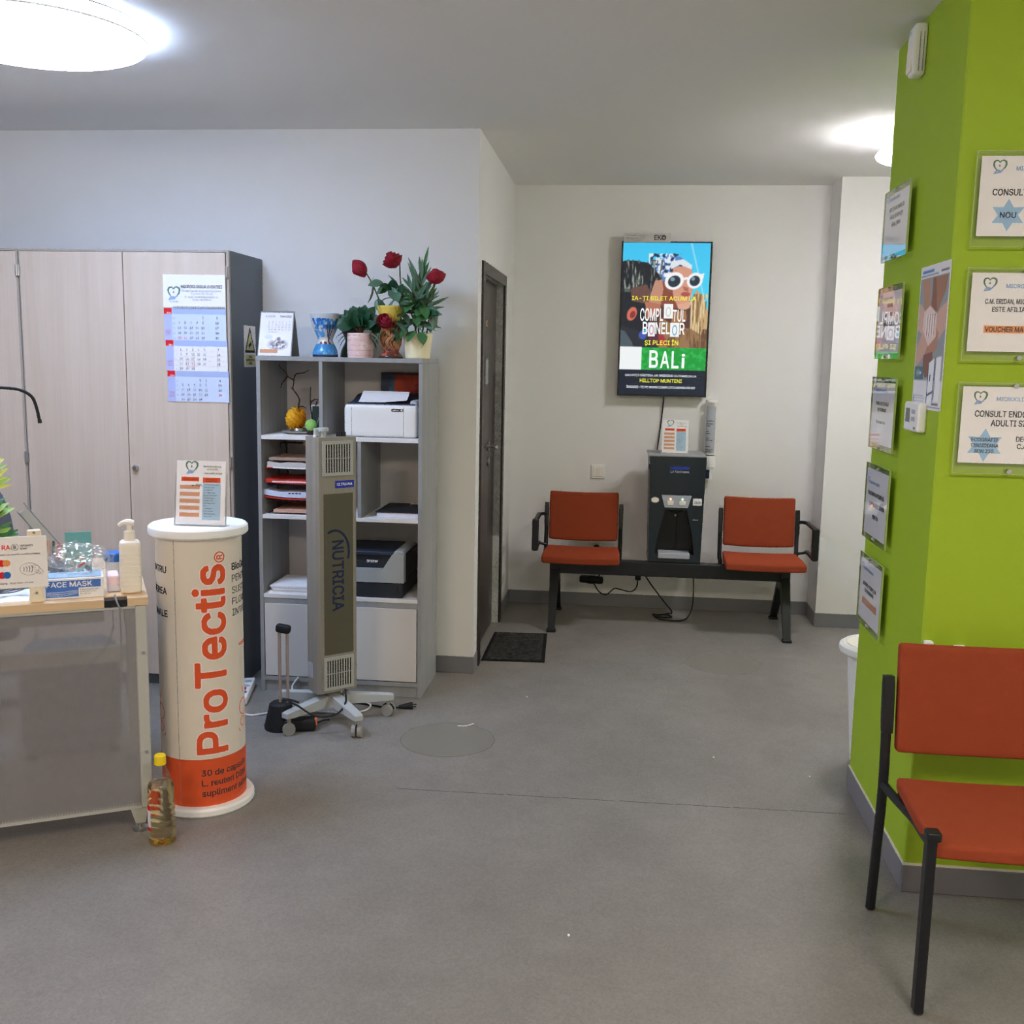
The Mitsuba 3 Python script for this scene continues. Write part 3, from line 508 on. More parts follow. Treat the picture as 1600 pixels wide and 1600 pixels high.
for (bx, bz, tx_, tz) in ((-.94, 1.64, -.905, 1.90), (-.92, 1.64, -.945, 1.83), (-.91, 1.64, -.88, 1.80), (-.93, 1.64, -.97, 1.78)):
    st = np.array([bx, 4.62, bz]); en = np.array([tx_, 4.615, tz]); put('oleander__stem', tube([st, (st+en)/2+[.006, 0, 0], en], [.004, .0025], 6), 'm_stem')
    top = tz > 1.85
    for i in range(34 if top else 12):
        t = 1-.036*i*(1 if top else .8); p = st+(en-st)*max(.25, t); a = 2.4*i; el = 1.40-.075*i if top else 1.15-.08*i; el = max(-.2, el)
        d = np.array([math.cos(a)*math.cos(el), .7*math.sin(a)*math.cos(el), math.sin(el)])
        put('oleander__leaf', leaf(p, d, (.120 if top else .10)*(.75+.4*RNG.random()), .016, up=(0, -1, .15), droop=.18), 'm_leafgrey' if i % 3 else 'm_leafmid', True)
for i in range(26):
    q = np.array([-1.08+.22*((i*.618) % 1), 4.565+.06*RNG.random(), 1.735+.14*((i*.381) % 1)]); d = (RNG.random()*2-1, -.3-.4*RNG.random(), .5-1.3*RNG.random())
    put('oleander__leaf', leaf(q, d, .055+.03*RNG.random(), .034+.014*RNG.random(), up=(0, -1, .4), droop=.2), ('m_leafmid', 'm_leafgrey', 'm_leafdark')[i % 3], True)
for p, d, L, W in [((-.955, 4.57, 1.68), (-.5, -.5, -.5), .07, .05), ((-.93, 4.57, 1.66), (-.3, -.8, -.4), .07, .05), ((-.90, 4.56, 1.655), (.35, -.6, -.75), .055, .05), ((-.94, 4.58, 1.78), (-.2, -.6, -.2), .07, .05), ((-.90, 4.58, 1.77), (.3, -.5, -.3), .08, .05), ((-.97, 4.58, 1.74), (-.6, -.3, -.5), .07, .045), ((-.92, 4.58, 1.74), (.1, -.5, -.7), .06, .045)]:
    put('oleander__leaf', leaf(p, d, L, W), 'm_leafmid', True)

# ------------------------------------------------------------------ things on the shelves
Z1, Z2, Z3 = 1.188, .828, .461
lab('branch_ornament', 'silver dish with yellow dried flower head and bare branch on the bookcase shelf', 'ornament')
put('branch_ornament__dish', lathe([(0, 0), (.060, 0), (.084, .010), (.086, .014), (.060, .008), (0, .006)], -1.478, 4.66, Z1, 40), 'm_silver')
put('branch_ornament__bowl', lathe([(0, .006), (.030, .006), (.040, .018), (.036, .028), (0, .028)], -1.478, 4.63, Z1, 30), 'm_chrome')
fl = [at(trimesh.creation.icosphere(2, .036), -1.492, 4.63, Z1+.070)]
for i in range(70):
    z = 1-2*(i+.5)/70; a = 2.4*i; d = np.array([math.sqrt(1-z*z)*math.cos(a), math.sqrt(1-z*z)*math.sin(a), z]); t = np.cross(d, [.2, .1, 1]); fl.append(leaf(np.array([-1.492, 4.63, Z1+.070])+d*.033-t*.010, t+d*.9, .030, .020, d, .4, 4))
put('branch_ornament__flower_head', cat(fl), 'm_flower', 40)
br = [[(-1.485, 4.64, 1.285), (-1.482, 4.64, 1.32), (-1.478, 4.64, 1.345), (-1.492, 4.64, 1.372), (-1.508, 4.64, 1.395), (-1.504, 4.64, 1.43), (-1.532, 4.64, 1.449), (-1.538, 4.64, 1.465), (-1.563, 4.64, 1.486), (-1.572, 4.64, 1.503)],
      [(-1.504, 4.64, 1.43), (-1.503, 4.65, 1.450), (-1.49, 4.65, 1.462), (-1.462, 4.65, 1.466), (-1.446, 4.65, 1.473), (-1.436, 4.65, 1.480)], [(-1.534, 4.64, 1.449), (-1.548, 4.65, 1.432), (-1.565, 4.66, 1.418), (-1.572, 4.66, 1.396)],
      [(-1.508, 4.64, 1.392), (-1.520, 4.65, 1.398)], [(-1.480, 4.64, 1.312), (-1.462, 4.64, 1.314), (-1.445, 4.64, 1.305)], [(-1.425, 4.66, 1.26), (-1.433, 4.66, 1.34), (-1.430, 4.66, 1.402)], [(-1.432, 4.66, 1.33), (-1.415, 4.66, 1.345), (-1.395, 4.66, 1.345)], [(-1.40, 4.66, 1.338), (-1.408, 4.66, 1.318)], [(-1.488, 4.63, 1.23), (-1.46, 4.62, 1.218), (-1.41, 4.61, 1.208)], [(-1.425, 4.66, 1.26), (-1.43, 4.66, 1.20)]]
for b in br: put('branch_ornament__branch', tube(b, [.0038, .0018], 6, 4), 'm_branch')
mm = trimesh.creation.icosphere(3, .027); mm.vertices *= (1+.16*(meshkit.fbm(mm.vertices*60, 3, 4)[:, None]-.5)); lab(put('moss_ball', at(mm, -1.412, 4.60, Z1+.044), 'm_moss', True), 'light green ball leaning beside the yellow flower head', 'ball')
put('moss_ball__foot', lathe([(0, 0), (.018, 0), (.012, .020), (0, .020)], -1.412, 4.60, Z1, 20), 'm_branch')
def leafcard(u, v):
    a = Art(u, v, '#2c3a30'); a.poly([(.2, .05), (.5, .3), (.75, .75), (.62, .42), (.35, .1)], '#dfe6d8'); a.on((v < .14)*1.0, '#23482c'); return a.c
fr = Fr((-1.446, 4.70, Z1), (1, 0, 0), (0, .12, .99)); lab('picture_card', 'small upright picture card of a leaf with a white border behind the green ball', 'picture card')
put('picture_card__board', fr.box(0, .060, 0, .132, -.002, 0), 'm_paper', False); paint('picture_card__picture', fr.sub(.006, .006), .048, .120, 24, 48, leafcard, .0004)

# white printer
lab('white_printer', 'white laser printer with a navy top tray on the upper right shelf', 'printer')
x0, x1, y0, y1 = -1.242, -.908, 4.530, 4.850
body = at(rbox(x1-x0, y1-y0, .150, .022, 10), (x0+x1)/2, (y0+y1)/2, Z1+.075); put('white_printer__body', body, 'm_white', 40)
tr = trimesh.creation.extrude_polygon(sg.Polygon([(y0+.01, Z1+.147), (y0+.012, Z1+.151), (y0+.10, Z1+.156), (y0+.20, Z1+.185), (y1-.01, Z1+.190), (y1-.01, Z1+.12), (y0+.2, Z1+.12)]), x1-x0-.03, engine='earcut'); tr.apply_transform([[0, 0, 1, x0+.015], [1, 0, 0, 0], [0, 1, 0, 0], [0, 0, 0, 1]]); put('white_printer__tray', tr, 'm_navytray', False)
put('white_printer__side_wing', at(rbox(.040, y1-y0-.03, .165, .016, 8), x1-.022, (y0+y1)/2+.012, Z1+.086), 'm_greybase', 40)
put('white_printer__panel_line', cat([box(x0+.036, x0+.0375, y0-.0006, y0+.001, Z1+.006, Z1+.135), box(x1-.062, x1-.0605, y0-.0006, y0+.001, Z1+.006, Z1+.135), box(x0+.036, x1-.06, y0-.0006, y0+.001, Z1+.006, Z1+.0075)]), 'm_grey', False)
fr = Fr((-1.024, y0-.0006, Z1+.118), (1, 0, 0), (0, 0, 1)); put('white_printer__badge', fr.flat(sg.LineString([(.006, .006), (.048, .006)]).buffer(.0065), 0, .001), 'm_dark', False)
put('white_printer__badge__lettering', cat([fr.text([('xerox', .005, .0035, .0055, 'l', True, .030)], .0011), fr.flat(sg.Point(.046, .006).buffer(.0045), .0011)]), 'm_paper', False)
fr = Fr((-1.180, 4.555, Z1+.153), (1, 0, 0), (0, .86, .50)); m, c = grid(fr, .215, .100, 20, 12, lambda u, v: np.ones(u.shape+(3,))*.9, .004, lambda u, v: .012*np.clip(1-v*2.2, 0, 1)**2*np.clip(u*2-1, 0, 1)-.018*np.sin(v*2.6)*.4)
lab(put('paper_sheet', m, 'm_paper', True), 'white sheet of paper lying in the tray of the white printer', 'paper')
def canvas(u, v):
    a = Art(u, v, '#b43c26'); k = a.n(5, 4, 3, 4); a.on((k-.45)*5, '#c4472c'); a.on((.42-k)*6, '#6e2420'); a.on(np.clip((.24-u+.06*k)*30, 0, 1), '#3c6f96'); a.on(np.clip((.22-u)*20, 0, 1)*(a.n(16, 14, 9) > .55), '#7fb0c8'); a.on(np.clip((.34-u-.35*(1-v)-.0)*8, 0, 1)*(v > .6), '#39465c'); a.on(np.clip((.20-u)*12, 0, 1)*(v < .45), '#8b6a58')
    g = a.n(24, 18, 5, 4); a.on(np.clip((g-.60)*14, 0, 1)*np.clip(1-np.hypot((u-.80)/.28, (v-.42)/.34), 0, 1), '#e2a23c'); a.on((v > .965)*1.0, '#3c2a2a'); return a.c
fr = Fr((-1.146, 4.835, Z1), (1, 0, 0), (0, .05, .9987)); lab('canvas_painting', 'red and orange abstract canvas leaning at the back of the upper right shelf', 'painting')
put('canvas_painting__stretcher', fr.box(0, .247, 0, .286, -.014, -.001), 'm_dark', False); paint('canvas_painting__canvas', fr, .247, .286, 90, 90, canvas, 0)

# document tray and its papers
lab('document_tray', 'black wire letter tray rack on the middle left shelf', 'letter tray')
def rod(*pts): return tube(pts, .0028, 6, 0)
tx0, tx1, ty0, ty1 = -1.600, -1.330, 4.545, 4.80
put('document_tray__frame', cat([rod((x, ty0+.05, Z2+.003), (x, ty0+.12, Z2+.315), (x, ty1-.06, Z2+.315), (x, ty1, Z2+.003)) for x in (tx0+.022, tx1)]+[rod((tx0+.022, ty0+.12, Z2+.315), (tx1, ty0+.12, Z2+.315)), rod((tx0+.022, ty0+.15, Z2+.315), (tx1, ty0+.15, Z2+.315))]), 'm_black')
for z in (.004, .060, .135, .205): put('document_tray__shelf', cat([rod((tx0, ty0, Z2+z), (tx1, ty0, Z2+z), (tx1, ty1, Z2+z), (tx0, ty1, Z2+z), (tx0, ty0, Z2+z))]+[rod((x, ty0, Z2+z), (x, ty1, Z2+z)) for x in np.linspace(tx0+.02, tx1-.02, 9)]), 'm_black')
put('document_tray__clip', box(-1.468, -1.452, ty0+.113, ty0+.127, Z2+.305, Z2+.325, .002), 'm_gold', False)
def stackm(x0, x1, y0, y1, z, h, sag=.0, n=14, seed=1, curl=0.0):
    u = np.linspace(0, 1, n); f = lambda q: z+sag*(2*np.abs(q-.5))**2*(q < .5)+curl*q*q
    pts = [(x0+(x1-x0)*q, f(q)) for q in u]; top = [(x, zz+h*(.86+.10*math.sin(x*38+seed)+.04*math.sin(x*95))) for x, zz in pts[::-1]]
    m = trimesh.creation.extrude_polygon(sg.Polygon(pts+top), y1-y0, engine='earcut'); m.apply_transform([[1, 0, 0, 0], [0, 0, 1, y0], [0, 1, 0, 0], [0, 0, 0, 1]]); return m
docs = [('envelope_stack', .0072, .016, 'm_envelope2', .0, 'pinkish brown envelopes lying in the bottom level of the letter tray', 'envelope stack', -1.572), ('red_folder', .066, .008, 'm_folderred', .010, 'red folder under white papers in the second level of the letter tray', 'folder', -1.612), ('paper_stack', .0765, .026, 'm_bluepaper', .012, 'thick stack of white papers above the lower red folder in the letter tray', 'paper stack', -1.618),
        ('red_folder_001', .139, .020, 'm_folderred', .006, 'red folder with pink edges in the third level of the letter tray', 'folder', -1.608), ('paper_stack_001', .2095, .030, 'm_papergrey', .004, 'white papers with a red corner in the top level of the letter tray', 'paper stack', -1.598), ('brown_envelope', .245, .012, 'm_envelope', .002, 'grey brown envelope on top of the papers in the letter tray', 'envelope', -1.590)]
for key, z, h, mt, sag, lb, ct, xx in docs: put(key, stackm(xx, -1.345, 4.535, 4.775, Z2+z, h, sag), mt, False); lab(key, lb, ct)
put('red_folder_001__pages', stackm(-1.575, -1.345, 4.5335, 4.77, Z2+.145, .008, 0), 'm_pink', False)
put('paper_stack_001__lower_sheet', stackm(-1.600, -1.345, 4.533, 4.77, Z2+.208, .007, .003), 'm_paper', False)
put('paper_stack_001__red_corner', box(-1.600, -1.572, 4.530, 4.56, Z2+.2095, Z2+.215), 'm_folderred', False)
put('paper_stack__print', cat([box(-1.50+.016*i, -1.49+.016*i, 4.5335, 4.5345, Z2+.094, Z2+.099) for i in range(4)]), 'm_ink', False)
# document box
lab('document_box', 'black-lidded white document box on the middle right shelf', 'box')
put('document_box__base', box(-1.094, -.904, 4.545, 4.83, Z2, Z2+.022, .001), 'm_boxwhite', False); put('document_box__lid', box(-1.100, -.900, 4.540, 4.835, Z2+.022, Z2+.027, .001), 'm_softblack', False)
put('document_box__handle', cat([tube([(-.98, 4.75, Z2+.027), (-.98, 4.75, Z2+.036), (-.93, 4.75, Z2+.036), (-.93, 4.75, Z2+.027)], .0022, 6, 0)]), 'm_gold')
# lower printer
lab('grey_printer', 'black and grey laser printer on the lower right shelf beside the air purifier', 'printer')
x0, x1, y0, y1 = -1.312, -.963, 4.515, 4.86
put('grey_printer__base', box(x0+.006, x1-.004, y0+.004, y1, Z3, Z3+.075, .006), 'm_printerdark', False)
pf = sg.Polygon([(0, .072), (x1-x0, .072), (x1-x0, .205), (x1-x0-.030, .214), (x1-x0-.055, .200), (x1-x0-.098, .132), (.098, .132), (.055, .2), (.03, .214), (0, .205)])
m = trimesh.creation.extrude_polygon(pf, .045, engine='earcut'); m.apply_transform([[1, 0, 0, x0], [0, 0, 1, y0], [0, 1, 0, Z3], [0, 0, 0, 1]]); put('grey_printer__front_cover', m, 'm_printergrey', False)
put('grey_printer__shell', box(x0+.004, x1-.002, y0+.045, y1, Z3+.07, Z3+.205, .012), 'm_printerdark', False)
for a, b in ((x0+.001, x0+.05), (x1-.05, x1-.001)): put('grey_printer__top_wing', box(a, b, y0+.01, y1-.06, Z3+.195, Z3+.217, .008), 'm_printergrey', False)
put('grey_printer__output_tray', box(x0+.05, x1-.05, y0+.03, y1-.06, Z3+.19, Z3+.208, .004), 'm_navytray', False)
fr = Fr((x0, y0+.012, Z3), (1, 0, 0), (0, .28, .96)); put('grey_printer__control_panel', fr.flat(sg.Polygon([(.098, .136), (x1-x0-.098, .136), (x1-x0-.058, .198), (.058, .198)]), .010, .004), 'm_softblack', False)
put('grey_printer__display', fr.box(x1-x0-.13, x1-x0-.085, .182, .192, .014, .016), 'm_greytray', False); put('grey_printer__orange_key', fr.box(.150, .185, .176, .182, .014, .016), 'm_orangekey', False)
put('grey_printer__lettering', fr.text([('brother', .195, .158, .014, 'c', True, .052)], .0145), 'm_paper', False)
put('grey_printer__slot', box(x1-.032, x1-.027, y0+.002, y0+.006, Z3+.030, Z3+.055), 'm_black', False)
for i in range(5): put('paper_pile', box(-1.600+.006*i, -1.36, 4.53+.004*i, 4.80, Z3+.006*i, Z3+.006*i+.0055), 'm_papergrey' if i % 2 else 'm_paper', False) if i == 0 else put('paper_pile__sheet_bundle', box(-1.600+.007*((i*3) % 4), -1.36, 4.53+.005*i, 4.80, Z3+.006*i, Z3+.006*i+.0052), 'm_papergrey' if i % 2 else 'm_paper', False)
lab('paper_pile', 'flat pile of white papers on the lower left shelf', 'paper pile')

# ------------------------------------------------------------------ air purifier tower
C0 = np.array([-1.229, 4.072]); A1 = math.radians(43)
fr = Fr((C0[0], C0[1], .140), (math.cos(A1), math.sin(A1), 0), (0, 0, 1)); TW, TD, TH = .186, .108, 1.078   # fr: near corner, along the front face
lab('air_purifier', 'tall slim steel air purifier tower on a five-wheeled grey base in front of the bookcase', 'air purifier')
sec = sg.Polygon([(.012, 0), (TW-.012, 0), (TW, -.012), (TW, -TD+.01), (TW-.01, -TD), (.012, -TD), (0, -TD+.01), (0, -.012)])
m = trimesh.creation.extrude_polygon(sec, TH, engine='earcut'); m.apply_transform([[1, 0, 0, 0], [0, 0, 1, 0], [0, 1, 0, 0], [0, 0, 0, 1]])
m.invert() if m.volume < 0 else None
put('air_purifier__housing', fr.m(m), 'm_steel', False)
put('air_purifier__front_panel', fr.flat(R2(.030, TW-.022, .165, .845), .0, .0015), 'm_steelpanel', False)
def grille(v0):
    f = fr.sub(.026, v0, .0); w, h = .138, .142
    g = put('air_purifier__grille', f.flat(R2(0, w, 0, h).difference(R2(.013, w-.013, .013, h-.013)), 0, .006), 'm_grille', False)
    put(g+'__backing', f.flat(R2(.012, w-.012, .012, h-.012), 0, .0008), 'm_dark', False)
    for u in np.linspace(.020, w-.024, 9): put(g+'__slat', f.box(u, u+.005, .012, h-.012, .001, .005), 'm_grille', False)
    put(g+'__cross_bar', f.box(.012, w-.012, h/2-.0015, h/2+.0015, .003, .0055), 'm_grille', False)
grille(.920); grille(.012)
f = fr.sub(.083, .868, .001); put('air_purifier__maker_label', f.flat(R2(0, .086, 0, .030), 0, .0008), 'm_stickerblue', False)
put('air_purifier__maker_label__lettering', f.text([('ULTRAViol', .008, .010, .011, 'l', True, .070)], .0009), 'm_paper', False)
# the printed name runs down the panel: right of the letters' top is the reader's down
f = Fr(fr.p(.070, .650, .0016), (0, 0, -1), fr.x)
put('air_purifier__brand_lettering', f.text([('NUTRICIA', .0, -.001, .050, 'l', True, .300)], .0002), 'm_navy', False)
put('air_purifier__brand_arc', fr.flat(sg.LineString([(.078+.066*math.cos(a), .600+.092*math.sin(a)) for a in np.linspace(2.05, -.35, 30)]).buffer(.0050, cap_style=2), .0016, .0004), 'm_navy', False)
f = Fr(fr.p(.043, .655, .0016), (0, 0, -1), fr.x); put('air_purifier__slogan', f.text([('LIFE-TRANSFORMING NUTRITION', 0, 0, .013, 'l', False, .305)], .0002), 'm_darkgrey', False)
put('air_purifier__top_knob', cat([cyl(fr.p(.055, TH, -.05), fr.p(.055, TH+.022, -.05), .013), cyl(fr.p(.055, TH+.022, -.05), fr.p(.055, TH+.036, -.05), .023)]), 'm_greybase')
put('air_purifier__top_knob__lever', fr.box(.016, .036, TH, TH+.034, -.06, -.045, .003), 'm_greybase', False)
for u in (.115, .138): put('air_purifier__socket', cyl(fr.p(u, TH, -.03), fr.p(u, TH+.018, -.03), .010), 'm_black')
put('air_purifier__top_button', cyl(fr.p(.006, TH, -.026), fr.p(.006, TH+.010, -.026), .007), 'm_white')
put('air_purifier__side_plate', fr.m(box(-.0012, 0, .06, .125, -.095, -.05)), 'm_greytray', False)
for v in (.100, .965): put('air_purifier__screw', cat([cyl(fr.p(.012, v, .0), fr.p(.012, v, .003), .004, n=10), cyl(fr.p(TW-.008, v+.005, 0), fr.p(TW-.008, v+.005, .003), .004, n=10)]), 'm_metal')
HC = fr.p(TW/2, 0, -TD/2)[:2]
put('air_purifier__hub', lathe([(0, .075), (.070, .075), (.062, .095), (.030, .122), (.020, .140), (0, .140)], HC[0], HC[1], 0, 32), 'm_castor')
put('air_purifier__spindle', cyl((HC[0], HC[1], .12), (HC[0], HC[1], .146), .024), 'm_dark')
for k in range(5):
    a = math.radians(-122+72*k); d = np.array([math.cos(a), math.sin(a), 0]); s = np.array([-d[1], d[0], 0]); e = np.array([HC[0], HC[1], 0])
    pts = [e+d*q+s*w*o+np.array([0, 0, z]) for q, w, zz in ((.045, .024, (.072, .118)), (.235, .020, (.072, .098)), (.262, .017, (.074, .094))) for o in (-1, 1) for z in zz]
    lg = put('air_purifier__base_leg', trimesh.PointCloud(pts).convex_hull, 'm_greybase', False)
    w = e+d*.240; t = np.array([math.cos(a+.9), math.sin(a+.9), 0]); c = put('air_purifier__castor', cat([cyl(w+[0, 0, .026]-t*.020, w+[0, 0, .026]-t*.004, .026), cyl(w+[0, 0, .026]+t*.004, w+[0, 0, .026]+t*.020, .026), cyl(w+[0, 0, .03], w+[0, 0, .074], .009)]), 'm_castor')
    put(c+'__hood', cat([tube([w+t*q+np.array([-t[1], t[0], 0])*.029*math.cos(b)+np.array([0, 0, .026+.029*math.sin(b)]) for b in np.linspace(.2, 2.9, 9)], .003, 6, 0) for q in (-.0, )]), 'm_dark')
put('air_purifier__power_cord', tube([(-1.135, 4.150, .145), (-1.115, 4.075, .110), (-1.140, 4.02, .080), (-1.215, 3.985, .080), (-1.285, 3.97, .125), (-1.335, 3.985, .142), (-1.330, 4.01, .135), (-1.30, 4.03, .118)], .0042, 8), 'm_softblack')

# ultraviolet lamp on the floor
lab('floor_ultraviolet_lamp', 'small black lamp with two upright clear tubes and a black cap beside the purifier base', 'lamp')
lx, ly = -1.372, 4.045
put('floor_ultraviolet_lamp__base', lathe([(0, 0), (.066, 0), (.068, .012), (.054, .070), (.046, .105), (.036, .112), (0, .112)], lx-.012, ly, 0, 36), 'm_softblack')
put('floor_ultraviolet_lamp__switch_box', cat([at(rbox(.13, .065, .05, .012, 6), lx+.075, ly-.012, .026, rz=14)]), 'm_softblack', 40)
put('floor_ultraviolet_lamp__switch', at(rbox(.012, .03, .028, .004, 4), lx+.139, ly-.001, .036, rz=14), 'm_orangekey', 40)
for q in (-.013, .020):
    put('floor_ultraviolet_lamp__tube', cyl((lx+q, ly, .108), (lx+q, ly, .415), .0088, n=20, cap=False), 'm_tubeglass')
    put('floor_ultraviolet_lamp__tube_core', cyl((lx+q, ly, .110), (lx+q, ly, .415), .0058, n=14), 'm_tubecore')
put('floor_ultraviolet_lamp__cap', at(rbox(.062, .034, .036, .012, 8), lx+.004, ly, .427, ry=8), 'm_softblack', 40)
put('floor_ultraviolet_lamp__cord', tube([(lx+.13, ly+.01, .02), (lx+.16, ly+.03, .03), (lx+.175, ly+.07, .02)], .004, 8), 'm_softblack')

# power strip and cables
lab('power_strip', 'white power strip with a dark red switch lying between the dark cabinet and the bookcase', 'power strip')
m = rbox(.30, .055, .040, .010, 8); put('power_strip__body', at(m, -1.678, 4.42, .021, rz=102), 'm_white', 40)
ux = np.array([math.cos(math.radians(102)), math.sin(math.radians(102)), 0])
for q in (-.075, .015, .085): put('power_strip__outlet', cyl(np.array([-1.678, 4.42, .040])+ux*q, np.array([-1.678, 4.42, .0415])+ux*q, .019), 'm_greytray' if q > 0 else 'm_blue')
put('power_strip__switch', at(rbox(.030, .018, .008, .003, 4), *(np.array([-1.678, 4.42, .042])-ux*.03), rz=102), 'm_folderred', 40)
lab(put('white_cable', tube([(-1.66, 4.262, .012), (-1.615, 4.20, .005), (-1.56, 4.155, .005), (-1.49, 4.195, .005), (-1.38, 4.24, .006), (-1.26, 4.245, .005), (-1.17, 4.25, .005), (-1.09, 4.285, .006), (-1.075, 4.35, .010), (-1.12, 4.40, .006), (-1.22, 4.44, .005), (-1.35, 4.42, .006), (-1.44, 4.44, .005), (-1.478, 4.485, .03), (-1.452, 4.498, .075)], .0042, 8), 'm_white'), 'white cable looping over the floor under the purifier base', 'cable')
lab('black_plug_cable', 'black mains cable ending in a plug on the floor right of the purifier', 'cable')
put('black_plug_cable__cord', tube([(-1.20, 4.40, .005), (-1.093, 4.375, .005), (-1.015, 4.352, .005), (-.945, 4.350, .008)], .0036, 8), 'm_softblack')
put('black_plug_cable__plug', cat([cyl((-.948, 4.350, .010), (-.900, 4.362, .014), .007, .015), cyl((-.900, 4.362, .014), (-.888, 4.365, .014), .016), cyl((-.888, 4.362, .010), (-.872, 4.366, .010), .0024), cyl((-.888, 4.370, .018), (-.872, 4.374, .018), .0024)]), 'm_softblack')

# ------------------------------------------------------------------ advertising drum
AX = np.array([-1.415, 3.325]); RD = .1405; PH0 = math.radians(-67)
def roll(m, phi, r=RD):
    """Lettering laid round the drum: u runs along the arc, v is the height."""
    m = m.copy(); v, f = trimesh.remesh.subdivide_to_size(m.vertices, m.faces, .010); a = phi+v[:, 0]/r; q = r+v[:, 2]
    return trimesh.Trimesh(np.stack([AX[0]+q*np.cos(a), AX[1]+q*np.sin(a), v[:, 1]], -1), f, process=False)
lab('advertising_drum', 'tall white round display drum with large orange lettering standing by the desk', 'display stand')
put('advertising_drum__foot', lathe([(0, 0), (.163, 0), (.168, .006), (.168, .022), (.163, .030), (0, .030)], *AX, 0, 64), 'm_drumcap')
put('advertising_drum__body', lathe([(0, .030), (RD, .030), (RD, .948), (0, .948)], *AX, 0, 72), 'm_drum')
put('advertising_drum__top_disc', lathe([(0, .946), (.156, .946), (.163, .952), (.164, .962), (.162, .974), (.156, .980), (0, .980)], *AX, 0, 64), 'm_drumcap')
put('advertising_drum__band', lathe([(RD+.0003, .031), (RD+.0006, .031), (RD+.0006, .196), (RD+.0003, .196)], *AX, 0, 72), 'm_orange')
put('advertising_drum__seam', cat([cyl((AX[0]+(RD+.0004)*math.cos(a), AX[1]+(RD+.0004)*math.sin(a), .031), (AX[0]+(RD+.0004)*math.cos(a), AX[1]+(RD+.0004)*math.sin(a), .946), .0007, n=6) for a in (PH0-.60, PH0+2.0)]), 'm_greyink')
sh = textshape('ProTectis', False); bb = sh.bounds
sh = sa.affine_transform(sh, [.640/(bb[2]-bb[0]), 0, 0, .100, -bb[0]*.640/(bb[2]-bb[0]), 0]); sh = sh.buffer(.0036).buffer(-.0042).buffer(.0042)
def vert(poly, u0, z0, t=.0006):
    poly = sa.affine_transform(poly, [0, -1, 1, 0, u0, z0]); g = getattr(poly, 'geoms', [poly])
    return cat([trimesh.creation.extrude_polygon(q, t, engine='earcut') for q in g])
put('advertising_drum__brand_outline', roll(vert(sh.buffer(.0035), .080, .217, .0004), PH0), 'm_pink', False)
put('advertising_drum__brand_lettering', roll(vert(sh, .080, .217, .0008), PH0), 'm_orange', False)
ring = sg.Point(0, 0).buffer(.0185).difference(sg.Point(0, 0).buffer(.0150)); rr = textshape('R', True); rb = rr.bounds; rr = sa.affine_transform(rr, [.020, 0, 0, .020, -.010*(rb[0]+rb[2]), -.010])
put('advertising_drum__trade_ring', roll(vert(shapely.union_all([ring, rr]), .066, .884, .0008), PH0), 'm_orange', False)
blk = [('BioGaia', .832, True), ('PENTRU', .792, False), ('SUSȚINEREA', .752, False), ('FLOREI', .714, False), ('INTESTINALE', .676, False)]
for t, z, b in blk: put('advertising_drum__claim_line', roll(textm(t, .115, z, .0235, 'l', b, depth=.0006), PH0), 'm_ink', False)
for t, z in (('SUSȚINEREA', .758), ('INTESTINALE', .682), ('PENTRU', .83)): put('advertising_drum__claim_line', roll(textm(t, -.118, z, .022, 'r', True, depth=.0006), PH0), 'm_ink', False)
put('advertising_drum__dose_lettering', cat([roll(textm(t, -.010, z, .0205, 'l', True, depth=.0006), PH0) for t, z in (('30 de capsule', .138), ('L. reuteri DSM', .102), ('supliment alimentar', .066))]), 'm_ink', False)
put('advertising_drum__small_print', roll(textm('vezi prospectul', .145, .565, .014, 'l', False, depth=.0006), PH0), 'm_orangeflyer', False)
dood = shapely.union_all([sg.Point(0, 0).buffer(.030).difference(sg.Point(0, 0).buffer(.027)), sg.Point(.006, -.052).buffer(.018).difference(sg.Point(.006, -.052).buffer(.0155)), sg.LineString([(.026, -.082), (.034, -.07)]).buffer(.0014), sg.LineString([(.0, .05), (.008, .07)]).buffer(.0014)])
for ph, s in ((-1.30, 1), (1.22, -1)): put('advertising_drum__doodle', roll(at(cat([trimesh.creation.extrude_polygon(q, .0006, engine='earcut') for q in sa.scale(dood, s, 1, origin=(0, 0)).geoms]), z=0).apply_translation([0, .345, 0]), PH0+ph), 'm_orange', False)
fl = Fr((-1.466, 3.262, .988), (1, .02, 0), (0, .12, .993)); flyer('flyer_holder', fl, .166, .208, 'printed price leaflet in a clear stand on top of the orange-lettered drum', True)

# ------------------------------------------------------------------ reception desk, turned 28.7 degrees
DA = math.radians(28.68); DK = Fr((-1.476, 3.066, 0), (math.cos(DA), math.sin(DA), 0), (-math.sin(DA), math.cos(DA), 0)); DZT = .780
# DK: u to the right along the front edge (0 at the right corner), v towards the back, height along its normal
lab('reception_desk', 'birch-topped reception desk with a grey mesh front panel at the left edge', 'desk')
top = R2(-1.6, 0, 0, .72).difference(R2(-.130, -.062, -.01, .045))
put('reception_desk__worktop', DK.flat(top, DZT-.025, .025), 'm_birchtop', False)
put('reception_desk__cable_cutout', cat([DK.box(-.130, -.062, .010, .045, DZT-.030, DZT-.026), DK.box(-.1295, -.0625, .003, .0445, DZT-.026, DZT-.004)]), 'm_black', False)  # black block set into the notch, standing in for the dark open hole
put('reception_desk__cable_cutout__brush', cat([DK.m(cyl((-.126+.005*i, .012, DZT-.005), (-.126+.005*i+.003*math.sin(i), .0, DZT-.026), .0018, n=5)) for i in range(13)]), 'm_black')
put('reception_desk__front_post', DK.box(-.040, -.006, .004, .030, .080, DZT-.025, .003), 'm_frame', False)
